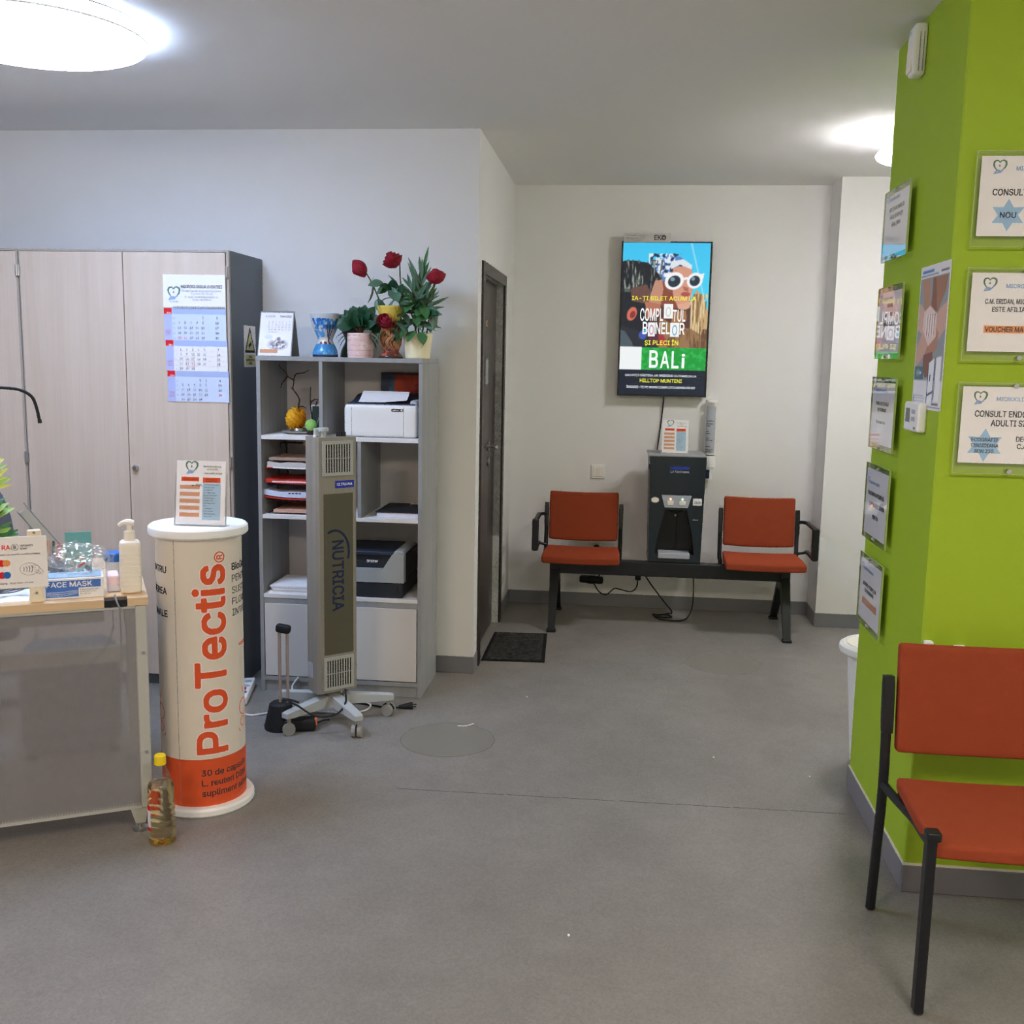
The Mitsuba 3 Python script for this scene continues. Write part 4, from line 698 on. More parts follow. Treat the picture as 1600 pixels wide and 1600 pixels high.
put('reception_desk__panel_rail', cat([DK.box(-1.55, -.040, .004, .016, .080, .090), DK.box(-1.55, -.040, .004, .016, DZT-.034, DZT-.025)]), 'm_frame', False)
put('reception_desk__post_bolt', DK.m(cat([at(cyl((0, .0, 0), (0, .005, 0), .005, n=10), -.020, -.001, z) for z in (.27, .60)])), 'm_metal')
w = []
for u in np.arange(-1.10, -.040, .0042): w.append(DK.box(u, u+.0019, .008, .0092, .088, DZT-.030))
for z in np.arange(.091, DZT-.030, .0048): w.append(DK.box(-1.10, -.040, .0092, .0104, z, z+.0011))
put('reception_desk__mesh', cat(w), 'm_wire', False); labels['reception_desk__mesh'] = {'label': 'fine grey woven mesh panel', 'kind': 'stuff'}
put('reception_desk__panel_hem', cat([DK.box(u, u+.0035, .003, .0075, .088, .098) for u in np.arange(-.9, -.042, .0085)]), 'm_frame', False); labels['reception_desk__panel_hem'] = {'kind': 'stuff'}
put('reception_desk__foot', DK.m(trimesh.PointCloud([(u, v, z) for u, v, z in [(-.075, .01, .08), (-.02, .01, .08), (-.075, .05, .08), (-.02, .05, .08), (-.060, .012, .026), (-.030, .012, .026), (-.06, .04, .026), (-.03, .04, .026)]]).convex_hull), 'm_frame', False)
put('reception_desk__glide', DK.m(cat([cyl((-.045, .022, 0), (-.045, .022, .010), .024), cyl((-.045, .022, .01), (-.045, .022, .028), .009)])), 'm_metal')
put('reception_desk__rear_frame', cat([DK.box(-.050, -.012, .66, .70, .02, DZT-.025, .003), DK.box(-.042, -.016, .03, .66, DZT-.075, DZT-.03, .003), DK.box(-1.5, -.05, .62, .65, .40, .46, .003), DK.box(-1.5, -.05, .62, .65, DZT-.085, DZT-.025, .003), DK.box(-.60, -.56, .62, .66, .02, DZT-.025)]), 'm_frame', False)
put('reception_desk__cable_tray', DK.box(-1.0, -.13, .10, .20, DZT-.095, DZT-.060, .004), 'm_frame', False)
lab(put('desk_cable', cat([DK.m(tube(p, .0028, 6)) for p in ([(-.105, .008, DZT-.02), (-.11, .05, .66), (-.16, .12, .56), (-.28, .20, .47), (-.36, .30, .42)], [(-.085, .006, DZT-.02), (-.083, .03, .65), (-.088, .04, .50), (-.10, .06, .32), (-.07, .1, .1), (-.06, .12, .004)], [(-.075, .006, DZT-.018), (-.068, .03, .66), (-.072, .04, .45), (-.095, .05, .36)], [(-.098, .02, DZT+.01), (-.092, .0, DZT-.012), (-.080, -.001, DZT-.04)])]), 'm_grey'), 'grey cables hanging through the notch in the desk edge', 'cable')
# behind the mesh
lab('office_chair', 'grey rounded office chair seen through the desk mesh at the left edge', 'office chair')
m = rbox(.46, .07, .62, .034, 14); v = m.vertices; v[:, 0] *= 1-.25*np.clip(v[:, 2]/.31, 0, 1)**3; v[:, 1] += .5*v[:, 0]**2
put('office_chair__backrest', DK.m(at(m, -.66, 1.02, .72)), 'm_chairgrey', 40)
put('office_chair__seat', DK.m(at(rbox(.48, .46, .08, .035, 10), -.66, 1.28, .47)), 'm_chairgrey', 40)
put('office_chair__pedestal', DK.m(cat([cyl((-.66, 1.28, .07), (-.66, 1.28, .43), .026), *[cyl((-.66, 1.28, .09), (-.66+.28*math.cos(a), 1.28+.28*math.sin(a), .06), .022, .014) for a in np.arange(5)*1.2566]])), 'm_black')
for a in np.arange(5)*1.2566: put('office_chair__castor', DK.m(cyl((-.66+.275*math.cos(a)-.015, 1.28+.275*math.sin(a), .025), (-.66+.275*math.cos(a)+.015, 1.28+.275*math.sin(a), .025), .025)), 'm_black')
lab('low_stool', 'dark padded stool with a rounded top seen through the desk mesh', 'stool')
m = rbox(.36, .34, .40, .07, 12); put('low_stool__cushion', DK.m(at(m, -.25, .92, .205)), 'm_chairgrey', 40); put('low_stool__piping', DK.m(tube([(-.43, .75, .1), (-.25, .744, .1), (-.07, .75, .1)], .004, 6)), 'm_darkgrey')
for k, (u, v) in enumerate(((-.40, .78), (-.10, .78), (-.40, 1.06), (-.10, 1.06))): put('low_stool__foot', DK.m(cyl((u, v, 0), (u, v, .01), .02)), 'm_black')

# things on the desk
HF = lambda u, v, h: DK.p(u, v, h)
front = Fr(DK.p(0, 0, 0), DK.x, (0, 0, 1))     # upright frame along the desk's front edge; d points to the room
lab('card_sign', 'white contactless payment notice screwed to a cream post on the desk edge', 'sign')
put('card_sign__post', front.box(-.340, -.300, DZT, 1.008, -.032, -.020, .004), 'm_cream', False)
put('card_sign__board', front.box(-.560, -.286, .830, .989, -.0195, -.0175, .001), 'm_paper', False)
f = front.sub(-.560, .830, -.0175); TWs = .274
put('card_sign__red_lettering', f.text([('RA', .150, .120, .0135, 'l', True)], .0004), 'm_red', False)
put('card_sign__lettering', f.text([('B', .1815, .1215, .0105, 'l', True), ('INTERNET', .200, .128, .0055, 'l', True, .036), ('BANK', .200, .119, .0055, 'l', True, .020), ('Poti plati cu card de credit sau cu card contactless', .255, .103, .0042, 'r', True, .24), ('TRANSACTIONATI PRIN TERMINAL  021 555 77 26', .232, .014, .0042, 'r', True, .225)], .0004), 'm_ink', False)
put('card_sign__rings', f.flat(shapely.union_all([sg.Point(.1855, .127).buffer(.0105).difference(sg.Point(.1855, .127).buffer(.0092)), sa.scale(sg.Point(.223, .058).buffer(1), .027, .019).difference(sa.scale(sg.Point(.223, .058).buffer(1), .0262, .0182))]+[sg.LineString([(.205+.0065*i+.004*math.cos(t)*(1+.3*i), .058+(.006+.0018*i)*math.sin(t)) for t in np.linspace(-1.1, 1.1, 9)]).buffer(.0009) for i in range(4)]), .0003), 'm_ink', False)
put('card_sign__hand', f.flat(shapely.union_all([sg.LineString(p).buffer(.0007) for p in ([(.262, .046), (.248, .066), (.236, .070), (.232, .064), (.240, .060)], [(.258, .040), (.247, .052), (.238, .054)], [(.252, .040), (.243, .046), (.236, .049)])]), .0003), 'm_greyink', False)
for v, c1, c2 in ((.079, 'm_red', 'm_highlight'), (.042, 'm_red', 'm_cupblue')):
    put('card_sign__card_emblem', f.flat(sg.Point(.148, v).buffer(.0105), .0002), c1, False); put('card_sign__card_emblem', f.flat(sg.Point(.161, v).buffer(.0105), .0003), c2, False)
for u in (-.320,):
    for v in (.999, .812): put('card_sign__screw', cyl(front.p(u, v, -.020), front.p(u, v, -.0165), .004, n=12), 'm_metal')
lab('face_mask_box', 'blue and white face mask carton beside the pump bottle on the desk', 'box')
put('face_mask_box__carton', front.box(-.300, -.128, DZT, DZT+.064, -.150, -.050, .001), 'm_boxpaper', False)
f = front.sub(-.300, DZT, -.050); put('face_mask_box__blue_print', f.flat(R2(.004, .098, .006, .052).union(R2(.004, .163, .034, .058)), .0002), 'm_boxblue', False)
put('face_mask_box__lettering', f.text([('FACE MASK', .006, .0385, .0155, 'l', True, .132)], .0006), 'm_paper', False)
put('face_mask_box__swoosh', cat([tube([f.p(.006, .014+.004*i, .001), f.p(.05, .010+.006*i, .001), f.p(.097, .018+.004*i, .001)], .0007, 4) for i in range(3)]), 'm_paper')
put('face_mask_box__small_print', f.text([('50 pcs disposable masks', .102, .026, .004, 'l', False, .055), ('EN 14683 TYPE IIR', .102, .019, .004, 'l', False, .045), ('Non sterile', .102, .012, .004, 'l', False, .03)], .0006), 'm_greyink', False)
put('face_mask_box__lid_mask', front.box(-.292, -.135, DZT+.064, DZT+.068, -.140, -.060, .001), 'm_flyerblue', False)
m2 = trimesh.creation.icosphere(4, 1.0); v = m2.vertices; q = meshkit.fbm(v*2.6+3, 4, 5)[:, None]; v = v*np.array([.095, .050, .075])*(.62+.75*q); v[:, 0] += .22*v[:, 2]+.2*np.clip(v[:, 2], 0, 1); m2.vertices = v
lab(put('plastic_wrapping', front.m(at(m2, -.205, 0, 0)).apply_translation(front.n*-.105+np.array([0, 0, DZT+.115])), 'm_film', False), 'crumpled clear plastic bag of pens and scraps on top of the face mask carton', 'plastic bag')
m3 = m2.copy(); m3.vertices = m3.vertices[:, [0, 1, 2]]*[-.8, .8, .86]; put('plastic_wrapping__fold', front.m(at(m3, -.200, 0, 0)).apply_translation(front.n*-.105+np.array([0, 0, DZT+.118])), 'm_film', False)
for k, (u, h, mt) in enumerate(((-.222, .086, 'm_envelope2'), (-.19, .098, 'm_folderred'), (-.165, .105, 'm_papergrey'), (-.215, .104, 'm_silver'), (-.17, .084, 'm_darkgrey'), (-.19, .12, 'm_envelope'))): put('plastic_wrapping__scrap', front.m(at(rbox(.026, .004, .012, .002, 3), u, DZT+h, -.10, rz=35*k, rx=20*k)), mt, 40)
lab('pump_bottle', 'cream soap pump bottle at the right corner of the desk', 'bottle')
bx = lambda s0, s1, h0, h1, r: at(rbox(s0, s1, h1-h0, r, 10), -.046, .085, DZT+(h0+h1)/2)
put('pump_bottle__body', DK.m(bx(.066, .060, 0, .172, .016)), 'm_soap', 40)
put('pump_bottle__ribs', DK.m(cat([at(rbox(.060, .002, .0035, .001, 3), -.046, .0545, DZT+.03+.0145*i) for i in range(8)])), 'm_soap', 40); labels['pump_bottle__ribs'] = {'label': 'fine moulded ribs', 'kind': 'stuff'}
put('pump_bottle__collar', DK.m(lathe([(0, .170), (.018, .170), (.017, .200), (.008, .204), (.008, .222), (0, .222)], -.046, .085, DZT, 24)), 'm_soap')
put('pump_bottle__spout', DK.m(tube([(-.032, .082, DZT+.226), (-.05, .085, DZT+.229), (-.066, .088, DZT+.227), (-.078, .090, DZT+.219)], [.010, .011, .007, .005], 10)), 'm_soap')
lab(put('blue_lid_jar', DK.m(lathe([(0, 0), (.030, 0), (.030, .075), (0, .075)], -.088, .26, DZT, 24)), 'm_white'), 'blue-lidded jar half hidden behind the pump bottle', 'jar'); put('blue_lid_jar__lid', DK.m(lathe([(0, .075), (.034, .075), (.036, .082), (.036, .100), (.032, .104), (0, .104)], -.088, .26, DZT, 28)), 'm_cupblue')
lab(put('tissue_pack', DK.m(at(rbox(.036, .09, .050, .008, 8), -.098, .150, DZT+.030)), 'm_pink', 40), 'pale pink paper pack between the mask carton and the pump bottle', 'pack'); put('tissue_pack__label', DK.m(at(rbox(.038, .092, .022, .004, 4), -.098, .150, DZT+.012)), 'm_boxwhite', 40)
lab('teal_folder', 'teal card standing behind the plastic bag', 'folder'); put('teal_folder__cover', front.box(-.240, -.158, DZT, .942, -.352, -.348), 'm_teal', False); put('teal_folder__pages', front.box(-.238, -.160, DZT, .935, -.357, -.353), 'm_paper', False)
lab('pen_cup', 'pens standing in a small holder left of the teal card', 'pen holder'); put('pen_cup__holder', DK.m(lathe([(0, 0), (.030, 0), (.032, .08), (.029, .08), (.028, .01), (0, .01)], -.275, .30, DZT, 20)), 'm_darkgrey')
for k, mt in enumerate(('m_envelope2', 'm_darkgrey', 'm_folderred', 'm_cream')): put('pen_cup__pen', DK.m(cyl((-.275+.008*k-.012, .30, DZT+.02), (-.29+.016*k, .295, DZT+.150-.006*k), .004, n=8)), mt)
lab('tablet_arm', 'clear acrylic arm slanting down behind the payment notice', 'holder'); f = Fr(DK.p(-.250, .50, .835), np.array(DK.x)*-.58+np.array([0, 0, .80]), np.array(DK.x)*.80+np.array([0, 0, .58]))
put('tablet_arm__bar', f.box(-.06, .205, -.016, .016, -.003, .003, .001), 'm_frame', False); put('tablet_arm__edge', cat([f.box(-.06, .215, -.019, -.016, -.004, .004), f.box(-.06, .225, .016, .019, -.004, .004)]), 'm_grey', False); put('tablet_arm__stand', DK.box(-.26, -.20, .46, .54, DZT, DZT+.012, .003), 'm_grey', False)
lab('desk_monitor', 'dark screen standing on the desk behind the notice', 'monitor'); put('desk_monitor__screen', front.box(-.75, -.30, DZT+.012, DZT+.075, -.285, -.26, .004), 'm_darkgrey', False); put('desk_monitor__sill', DK.box(-.75, -.28, .24, .32, DZT, DZT+.012, .002), 'm_greytray', False)
lab(put('payment_cable', cat([DK.m(tube([(-.62, .12+.02*k, DZT+.006+.004*k), (-.50, .10-.015*k, DZT+.02), (-.40, .14, DZT+.012+.006*k), (-.345, .12+.01*k, DZT+.03)], .002, 6)) for k in range(4)]), 'm_darkgrey'), 'thin dark cables lying on the desk under the payment notice', 'cable')
lab(put('desk_paper', DK.box(-.72, -.345, .05, .23, DZT, DZT+.002), 'm_paper', False), 'white paper lying on the desk at the left edge', 'paper')
lab('desk_plant', 'leafy green plant in a grey pot on the desk, cut by the left edge', 'potted plant')
put('desk_plant__pot', DK.m(lathe([(0, 0), (.055, 0), (.072, .11), (.067, .11), (.05, .02), (0, .02)], -.50, .36, DZT, 28)), 'm_darkgrey')
for i in range(44):
    a = 2.4*i; q = DK.p(-.50, .36, DZT+.10+.10*((i*.618) % 1)); el = .1+.9*((i*.37) % 1); hi = i % 4 == 0
    d = DK.x*math.cos(a)*math.cos(el)+DK.y*math.sin(a)*math.cos(el)+np.array([0, 0, math.sin(el)])
    put('desk_plant__leaf', leaf(q, d, .10+.05*RNG.random(), .034+.012*RNG.random(), up=(0, -1, .3), droop=.35), 'm_leafmid' if i % 3 else 'm_leafpale', True)
for i in range(16): put('desk_plant__frond', leaf(DK.p(-.515, .38, 1.03+.007*i), DK.x*(.9-.8*RNG.random())+DK.y*(RNG.random()-.5)+np.array([0, 0, .1+.9*RNG.random()]), .10+.05*RNG.random(), .020+.012*RNG.random(), up=(.3, -1, .3), droop=.35), 'm_leafyellow' if i % 2 else 'm_leafpale', True)
put('desk_plant__stem', DK.m(cat([tube([(-.50, .36, DZT+.08), (-.495+.01*k, .37, .98), (-.475+.01*k, .38, 1.10)], .004, 6) for k in range(3)])), 'm_stem')
lab('desk_lamp', 'thin black bent lamp arm in front of the left cabinet', 'desk lamp')
put('desk_lamp__arm', DK.m(tube([(-.74, .4, DZT+.01), (-.74, .4, 1.30), (-.735, .4, 1.405), (-.68, .4, 1.424), (-.50, .4, 1.424), (-.40, .4, 1.422), (-.355, .4, 1.415), (-.322, .4, 1.393), (-.309, .4, 1.355), (-.302, .4, 1.312)], .0052, 10)), 'm_black'); put('desk_lamp__base', DK.m(cyl((-.74, .4, DZT), (-.74, .4, DZT+.02), .08)), 'm_black')
put('desk_lamp__tip', DK.m(cyl((-.3025, .4, 1.318), (-.301, .4, 1.306), .0064, n=12)), 'm_black')

# oil bottle on the floor
ox, oy = -1.418, 2.990
lab('oil_bottle', 'clear bottle of pale golden oil with a yellow cap on the floor before the desk', 'bottle')
def oprof(r0, top, rib):
    p = [(0, .001), (r0*.78, .001), (r0*.98, .008), (r0, .02)]
    for i in range(7): z = .032+.020*i; p += [(r0, z), (r0-rib, z+.008), (r0-rib, z+.012)]
    p += [(r0, .176), (r0*.97, .186)]
    return p
up = [(.0365, .200), (.024, .232), (.0155, .252), (.0145, .268), (0, .268)]
m = lathe(oprof(.0415, .2, .0022)+[(.0372, .1995), (0, .1995)], ox, oy, 0, 40); put('oil_bottle__oil', m, 'm_oil', True, interior={'type': 'homogeneous', 'albedo': {'type': 'rgb', 'value': [.0, .0, .0]}, 'scale': 11.0, 'sigma_t': {'type': 'rgb', 'value': [.05, .19, .80]}})
put('oil_bottle__neck', lathe([(.0405, .190), (.0370, .2005), (.025, .232), (.0158, .252), (.0148, .268)], ox, oy, 0, 40), 'm_film', True)
put('oil_bottle__cap', lathe([(0, .292), (.015, .292), (.0178, .288), (.0182, .262), (.0172, .260), (.0172, .262), (0, .264)], ox, oy, 0, 32), 'm_yellow')
th = np.linspace(-2.75, -2.05, 12)
for z0, z1, mt in ((.050, .062, 'm_red'), (.062, .118, 'm_boxwhite'), (.118, .134, 'm_red')):
    V = np.array([[ox+.0425*math.cos(t), oy+.0425*math.sin(t), z] for t in th for z in (z0, z1)]); F = [[2*i, 2*i+2, 2*i+3] for i in range(11)]+[[2*i, 2*i+3, 2*i+1] for i in range(11)]
    put('oil_bottle__label', trimesh.Trimesh(V, F, process=False), mt, False)

# ------------------------------------------------------------------ seats
def pad(w, d, h, r=.014, dip=.0, bulge=.0, n=14):
    m = rbox(w, d, h, r, n); v = m.vertices; q = 1-(2*v[:, 0]/w)**2; v[:, 2] -= dip*q; v[:, 1] -= bulge*q; return m
def seat_pad(w, d, t, n=14):
    m = rbox(w, d, t, .012, n); v = m.vertices; f = np.clip((-v[:, 1]-d*.30)/(d*.2), 0, 1); v[:, 2] -= .006*f**2; v[:, 2] -= .005*(1-(2*v[:, 0]/w)**2)
    v[:, 0] *= 1-.05*np.clip((v[:, 1]+d*.1)/(d*.6), 0, 1); return m
# beam bench below the screen
lab('beam_bench', 'black steel beam bench with two orange upholstered seats below the wall screen', 'bench')
put('beam_bench__beam', box(-.402, .985, 5.985, 6.055, .305, .388, .004), 'm_black', False)
put('beam_bench__table_plate', box(.168, .474, 5.992, 6.34, .388, .396, .002), 'm_softblack', False)
for cx in (-.217, .815):
    st = put('beam_bench__seat', at(seat_pad(.445, .35, .044), cx+(.006 if cx > 0 else 0), 5.975, .425), 'm_fabric', 40)
    put(st+'__shell', at(rbox(.41, .32, .012, .005, 6), cx, 5.985, .398), 'm_black', 40)
    bk = put('beam_bench__backrest', at(pad(.412, .036, .290, .014, .006, .012), cx, 6.165, .626, rx=-8), 'm_fabric', 40)
    for s in (-1, 1):
        x = cx+s*.222
        put('beam_bench__back_bar', trimesh.util.concatenate([cyl((x, 6.05, .372), (x, 6.15, .430), .012), tube([(x, 6.135, .395), (x, 6.152, .47), (x, 6.178, .60)], [.0125, .0125], 8)]), 'm_black')
        put(bk+'__bracket', at(rbox(.026, .030, .150, .005, 4), x, 6.166, .625, rx=-8), 'm_black', 40)
    put('beam_bench__seat_bracket', cat([box(cx-.205, cx-.165, 5.90, 6.12, .384, .398, .002), box(cx+.165, cx+.205, 5.90, 6.12, .384, .398, .002)]), 'm_black', False)
for x, s in ((-.480, 1), (1.088, -1)):
    put('beam_bench__armrest', cat([box(x-.018, x+.018, 5.832, 5.872, .462, .642, .004), box(x-.013, x+.013, 5.842, 6.12, .622, .644, .005), box(x-.012, x+.012, 5.842, 6.10, .458, .476, .004), tube([(x, 6.10, .633), (x+s*.02, 6.14, .633), (x+s*.046, 6.165, .628)], .010, 8), tube([(x, 6.08, .467), (x+s*.05, 6.09, .455)], .008, 8)]), 'm_black', 40)
for x in (-.372, .955):
    put('beam_bench__leg_head', box(x-.028, x+.028, 5.965, 6.075, .255, .392, .004), 'm_black', False)
    for yf in (5.800, 6.345):
        yt = 6.02+(-.020 if yf < 6 else .025); hull = [(x+sx*w, y+sy*dd, z) for (w, y, dd, z) in ((.027, yt, .028, .345), (.020, yf, .016, .014)) for sx in (-1, 1) for sy in (-1, 1)]
        lg = put('beam_bench__leg', trimesh.PointCloud(hull).convex_hull, 'm_black', False); put(lg+'__glide', box(x-.026, x+.026, yf-.026, yf+.022, 0, .015, .003), 'm_softblack', False)
# waiting chair in front
lab('waiting_chair', 'orange upholstered chair with black steel legs in front of the green wall', 'chair')
cx, hw = .992, .232
put('waiting_chair__seat', at(seat_pad(.460, .395, .040, 18), cx, 2.598, .420), 'm_fabric', 40)
put('waiting_chair__seat_shell', at(rbox(.43, .36, .014, .006, 8), cx, 2.61, .394), 'm_black', 40)
put('waiting_chair__backrest', at(pad(.424, .040, .302, .012, .004, -.012, 18), cx, 2.868, .640, rx=-7), 'm_fabric', 40)
for s in (-1, 1):
    x = cx+s*(hw+.006)
    put('waiting_chair__front_leg', cat([box(x-.0115, x+.0115, 2.383, 2.415, .006, .452, .003), at(rbox(.034, .038, .024, .006, 4), x+s*-.004, 2.400, .456)]), 'm_black', 40)
    put('waiting_chair__rear_leg', cat([tube([(x, 2.885, .004), (x, 2.868, .16), (x, 2.850, .32), (x, 2.846, .42), (x, 2.853, .52), (x, 2.865, .64)], .0135, 10)]), 'm_black')
    put('waiting_chair__side_rail', cat([tube([(x, 2.848, .395), (x-s*.012, 2.76, .390), (x-s*.026, 2.62, .394), (x-s*.018, 2.49, .408), (x, 2.41, .440)], .013, 8)]), 'm_black')
    put('waiting_chair__back_bracket', at(rbox(.030, .034, .160, .005, 4), x-s*.002, 2.866, .620, rx=-7), 'm_black', 40)
put('waiting_chair__cross_rail', cyl((cx-hw+.01, 2.70, .385), (cx+hw-.01, 2.70, .385), .010), 'm_black')
lab(put('wall_bumper_rail', box(.878, 1.40, 2.982, 3.005, .752, .756), 'm_pane', False), 'clear acrylic strip fixed to the green wall behind the chair back', 'wall rail')
put('wall_bumper_rail__clip', at(rbox(.024, .026, .018, .004, 5), .888, 2.988, .764), 'm_white', 40)
put('wall_bumper_rail__clip', at(rbox(.034, .022, .014, .006, 5), .975, 2.988, .757), 'm_white', 40)

# ------------------------------------------------------------------ water dispenser and what hangs round it
lab('water_dispenser', 'glossy black countertop water dispenser standing between the two orange seats', 'water dispenser')
dx0, dx1, dy0, dy1, dz0, dz1 = .158, .482, 5.990, 6.345, .397, 1.008
mid = (dx0+dx1)/2
prof = sg.Polygon([(dx0+.012, dz0), (dx1-.012, dz0), (dx1-.006, .75), (dx1, dz1), (dx0, dz1), (dx0+.006, .75)])
nich = sg.Polygon([(mid-.110, .445), (mid+.110, .445), (mid+.094, .56), (mid+.060, .70), (mid-.060, .70), (mid-.094, .56)])
def yz(poly, y0, t):
    g = getattr(poly, 'geoms', [poly]); m = cat([trimesh.creation.extrude_polygon(q, t, engine='earcut') for q in g]); m.apply_transform([[1, 0, 0, 0], [0, 0, -1, y0+t], [0, 1, 0, 0], [0, 0, 0, 1]]); return m
put('water_dispenser__body', yz(prof, dy0+.12, dy1-dy0-.12), 'm_black', False)
put('water_dispenser__front_cover', yz(prof.difference(nich.buffer(.004)), dy0, .12), 'm_glossblack', False)
put('water_dispenser__niche', cat([yz(nich.buffer(.004).difference(nich.buffer(.001)), dy0+.002, .119)]), 'm_niche', False)
put('water_dispenser__niche_back', yz(nich, dy0+.112, .006), 'm_niche', False)
put('water_dispenser__top', box(dx0-.008, dx1, dy0, dy1, dz1, dz1+.010, .003), 'm_grey', False)
fr = Fr((0, dy0, 0), (1, 0, 0), (0, 0, 1))
put('water_dispenser__upper_panel', fr.flat(R2(dx0+.010, dx1-.010, .800, dz1-.012).buffer(.004), .0, .004), 'm_glossblack', False)
put('water_dispenser__control_plate', fr.flat(sg.Polygon([(mid-.086, .788), (mid+.086, .788), (mid+.066, .716), (mid-.066, .716)]), .0, .006), 'm_greytray', False)
for q, c in ((-.034, [2.2, .45, .25]), (.034, [.25, 1.8, .8])):
    put('water_dispenser__tap_button', fr.m(at(rbox(.036, .026, .006, .003, 4), mid+q, .744, .008)), 'm_soap', 40)
    put('water_dispenser__indicator', cyl(fr.p(mid+q, .766, .005), fr.p(mid+q, .766, .008), .0065, n=14), 'm_white', False, emitter={'type': 'area', 'sampling_weight': .02, 'radiance': {'type': 'rgb', 'value': c}})
put('water_dispenser__round_badge', fr.flat(sa.scale(sg.Point(0, 0).buffer(1), .022, .016), .0, .003).apply_translation([dx0+.040, 0, .758]), 'm_soap', False)
put('water_dispenser__service_sticker', fr.flat(R2(dx1-.068, dx1-.018, .732, .772), 0, .003), 'm_paper', False); put('water_dispenser__service_sticker__print', cat([fr.flat(R2(dx1-.062, dx1-.024, .741+.009*i, .746+.009*i), .003) for i in range(2)]), 'm_greyink', False)
put('water_dispenser__brand_lettering', fr.text([('LA FANTANA', mid+.012, .918, .012, 'c', True, .105)], .0042), 'm_greytray', False)
put('water_dispenser__brand_bar', fr.flat(R2(mid-.042, mid+.066, .938, .954), .004), 'm_stickerblue', False)
put('water_dispenser__nozzle', cat([lathe([(0, .715), (.046, .715), (.036, .690), (.014, .680), (0, .680)], mid, dy0+.05, 0, 24), cyl((mid, dy0+.05, .66), (mid, dy0+.05, .685), .006, n=12)]), 'm_dark')
put('water_dispenser__nozzle__tip', cyl((mid, dy0+.05, .660), (mid, dy0+.05, .672), .0068, n=12), 'm_chrome')
put('water_dispenser__niche_rib', cyl((mid+.012, dy0+.112, .46), (mid+.012, dy0+.112, .66), .004), 'm_glossblack')
put('water_dispenser__drip_tray', box(mid-.094, mid+.088, dy0-.012, dy0+.10, .418, .450, .003), 'm_greytray', False)
put('water_dispenser__slot_light', fr.flat(R2(dx1-.066, dx1-.034, .646, .650), .0), 'm_greytray', False)
put('water_dispenser__side_sticker', box(dx0-.002, dx0+.001, dy0+.02, dy0+.05, .93, .96), 'm_black', False)
fl = Fr((.228, 6.085, dz1+.016), (1, -.01, 0), (0, .10, .995)); flyer('flyer_holder_001', fl, .150, .192, 'small printed price leaflet in a clear stand on top of the water dispenser', False)
lab('cup_dispenser', 'clear tube of white paper cups hanging on the wall right of the water dispenser', 'cup dispenser')
ux, uy = .533, 6.432
put('cup_dispenser__tube', cyl((ux, uy, .985), (ux, uy, 1.318), .0375, n=28, cap=False), 'm_tubeglass')
put('cup_dispenser__cap', lathe([(0, .004), (.036, .004), (.038, 0), (.038, -.010)], ux, uy, 1.318, 24), 'm_white')
put('cup_dispenser__cup_stack', cat([lathe([(.026, 0), (.0325, .0), (.0335, .008), (.0325, .010)], ux, uy, .99+.0075*i, 24) for i in range(36)]), 'm_white'); labels['cup_dispenser__cup_stack'] = {'label': 'stack of white paper cups', 'kind': 'stuff'}
th = np.linspace(-2.5, -.75, 12)
def wrapm(z0, z1, a0, a1, r): t = np.linspace(a0, a1, 12); V = np.array([[ux+r*math.cos(q), uy+r*math.sin(q), z] for q in t for z in (z0, z1)]); return trimesh.Trimesh(V, [[2*i, 2*i+2, 2*i+3] for i in range(11)]+[[2*i, 2*i+3, 2*i+1] for i in range(11)], process=False)
put('cup_dispenser__instruction_label', wrapm(1.0, 1.285, -2.6, -.9, .0380), 'm_greytray', False)
put('cup_dispenser__instruction_lettering', cat([wrapm(z, z+.004, -2.45, -2.45+w, .0384) for z, w in ((1.195, 1.3), (1.178, 1.1), (1.165, .7), (1.13, .5), (1.118, .8), (1.09, .6), (1.078, 1.2), (1.04, .8), (1.02, 1.2), (1.008, 1.0))]), 'm_ink', False)
put('cup_dispenser__mouth', lathe([(.036, 0), (.040, .0), (.040, .03), (.036, .07), (.030, .07)], ux-.002, uy, .915, 24), 'm_white')
put('cup_dispenser__wall_plate', box(ux-.03, ux+.03, 6.47, 6.479, .92, 1.25, .002), 'm_white', False)
put('cup_dispenser__lowest_cup', lathe([(0, 0), (.026, 0), (.034, .082), (.032, .082)], ux-.006, uy, .836, 24), 'm_white'); put('cup_dispenser__lowest_cup__print', cat([trimesh.Trimesh(np.array([[ux-.006+.0302*math.cos(q)*(1+.13*(z-.85)/.07), uy+.0302*math.sin(q)*(1+.13*(z-.85)/.07), z] for q in np.linspace(-2.2, -1.35, 8) for z in (.846, .90)]), [[2*i, 2*i+2, 2*i+3] for i in range(7)]+[[2*i, 2*i+3, 2*i+1] for i in range(7)], process=False)]), 'm_navy', False)

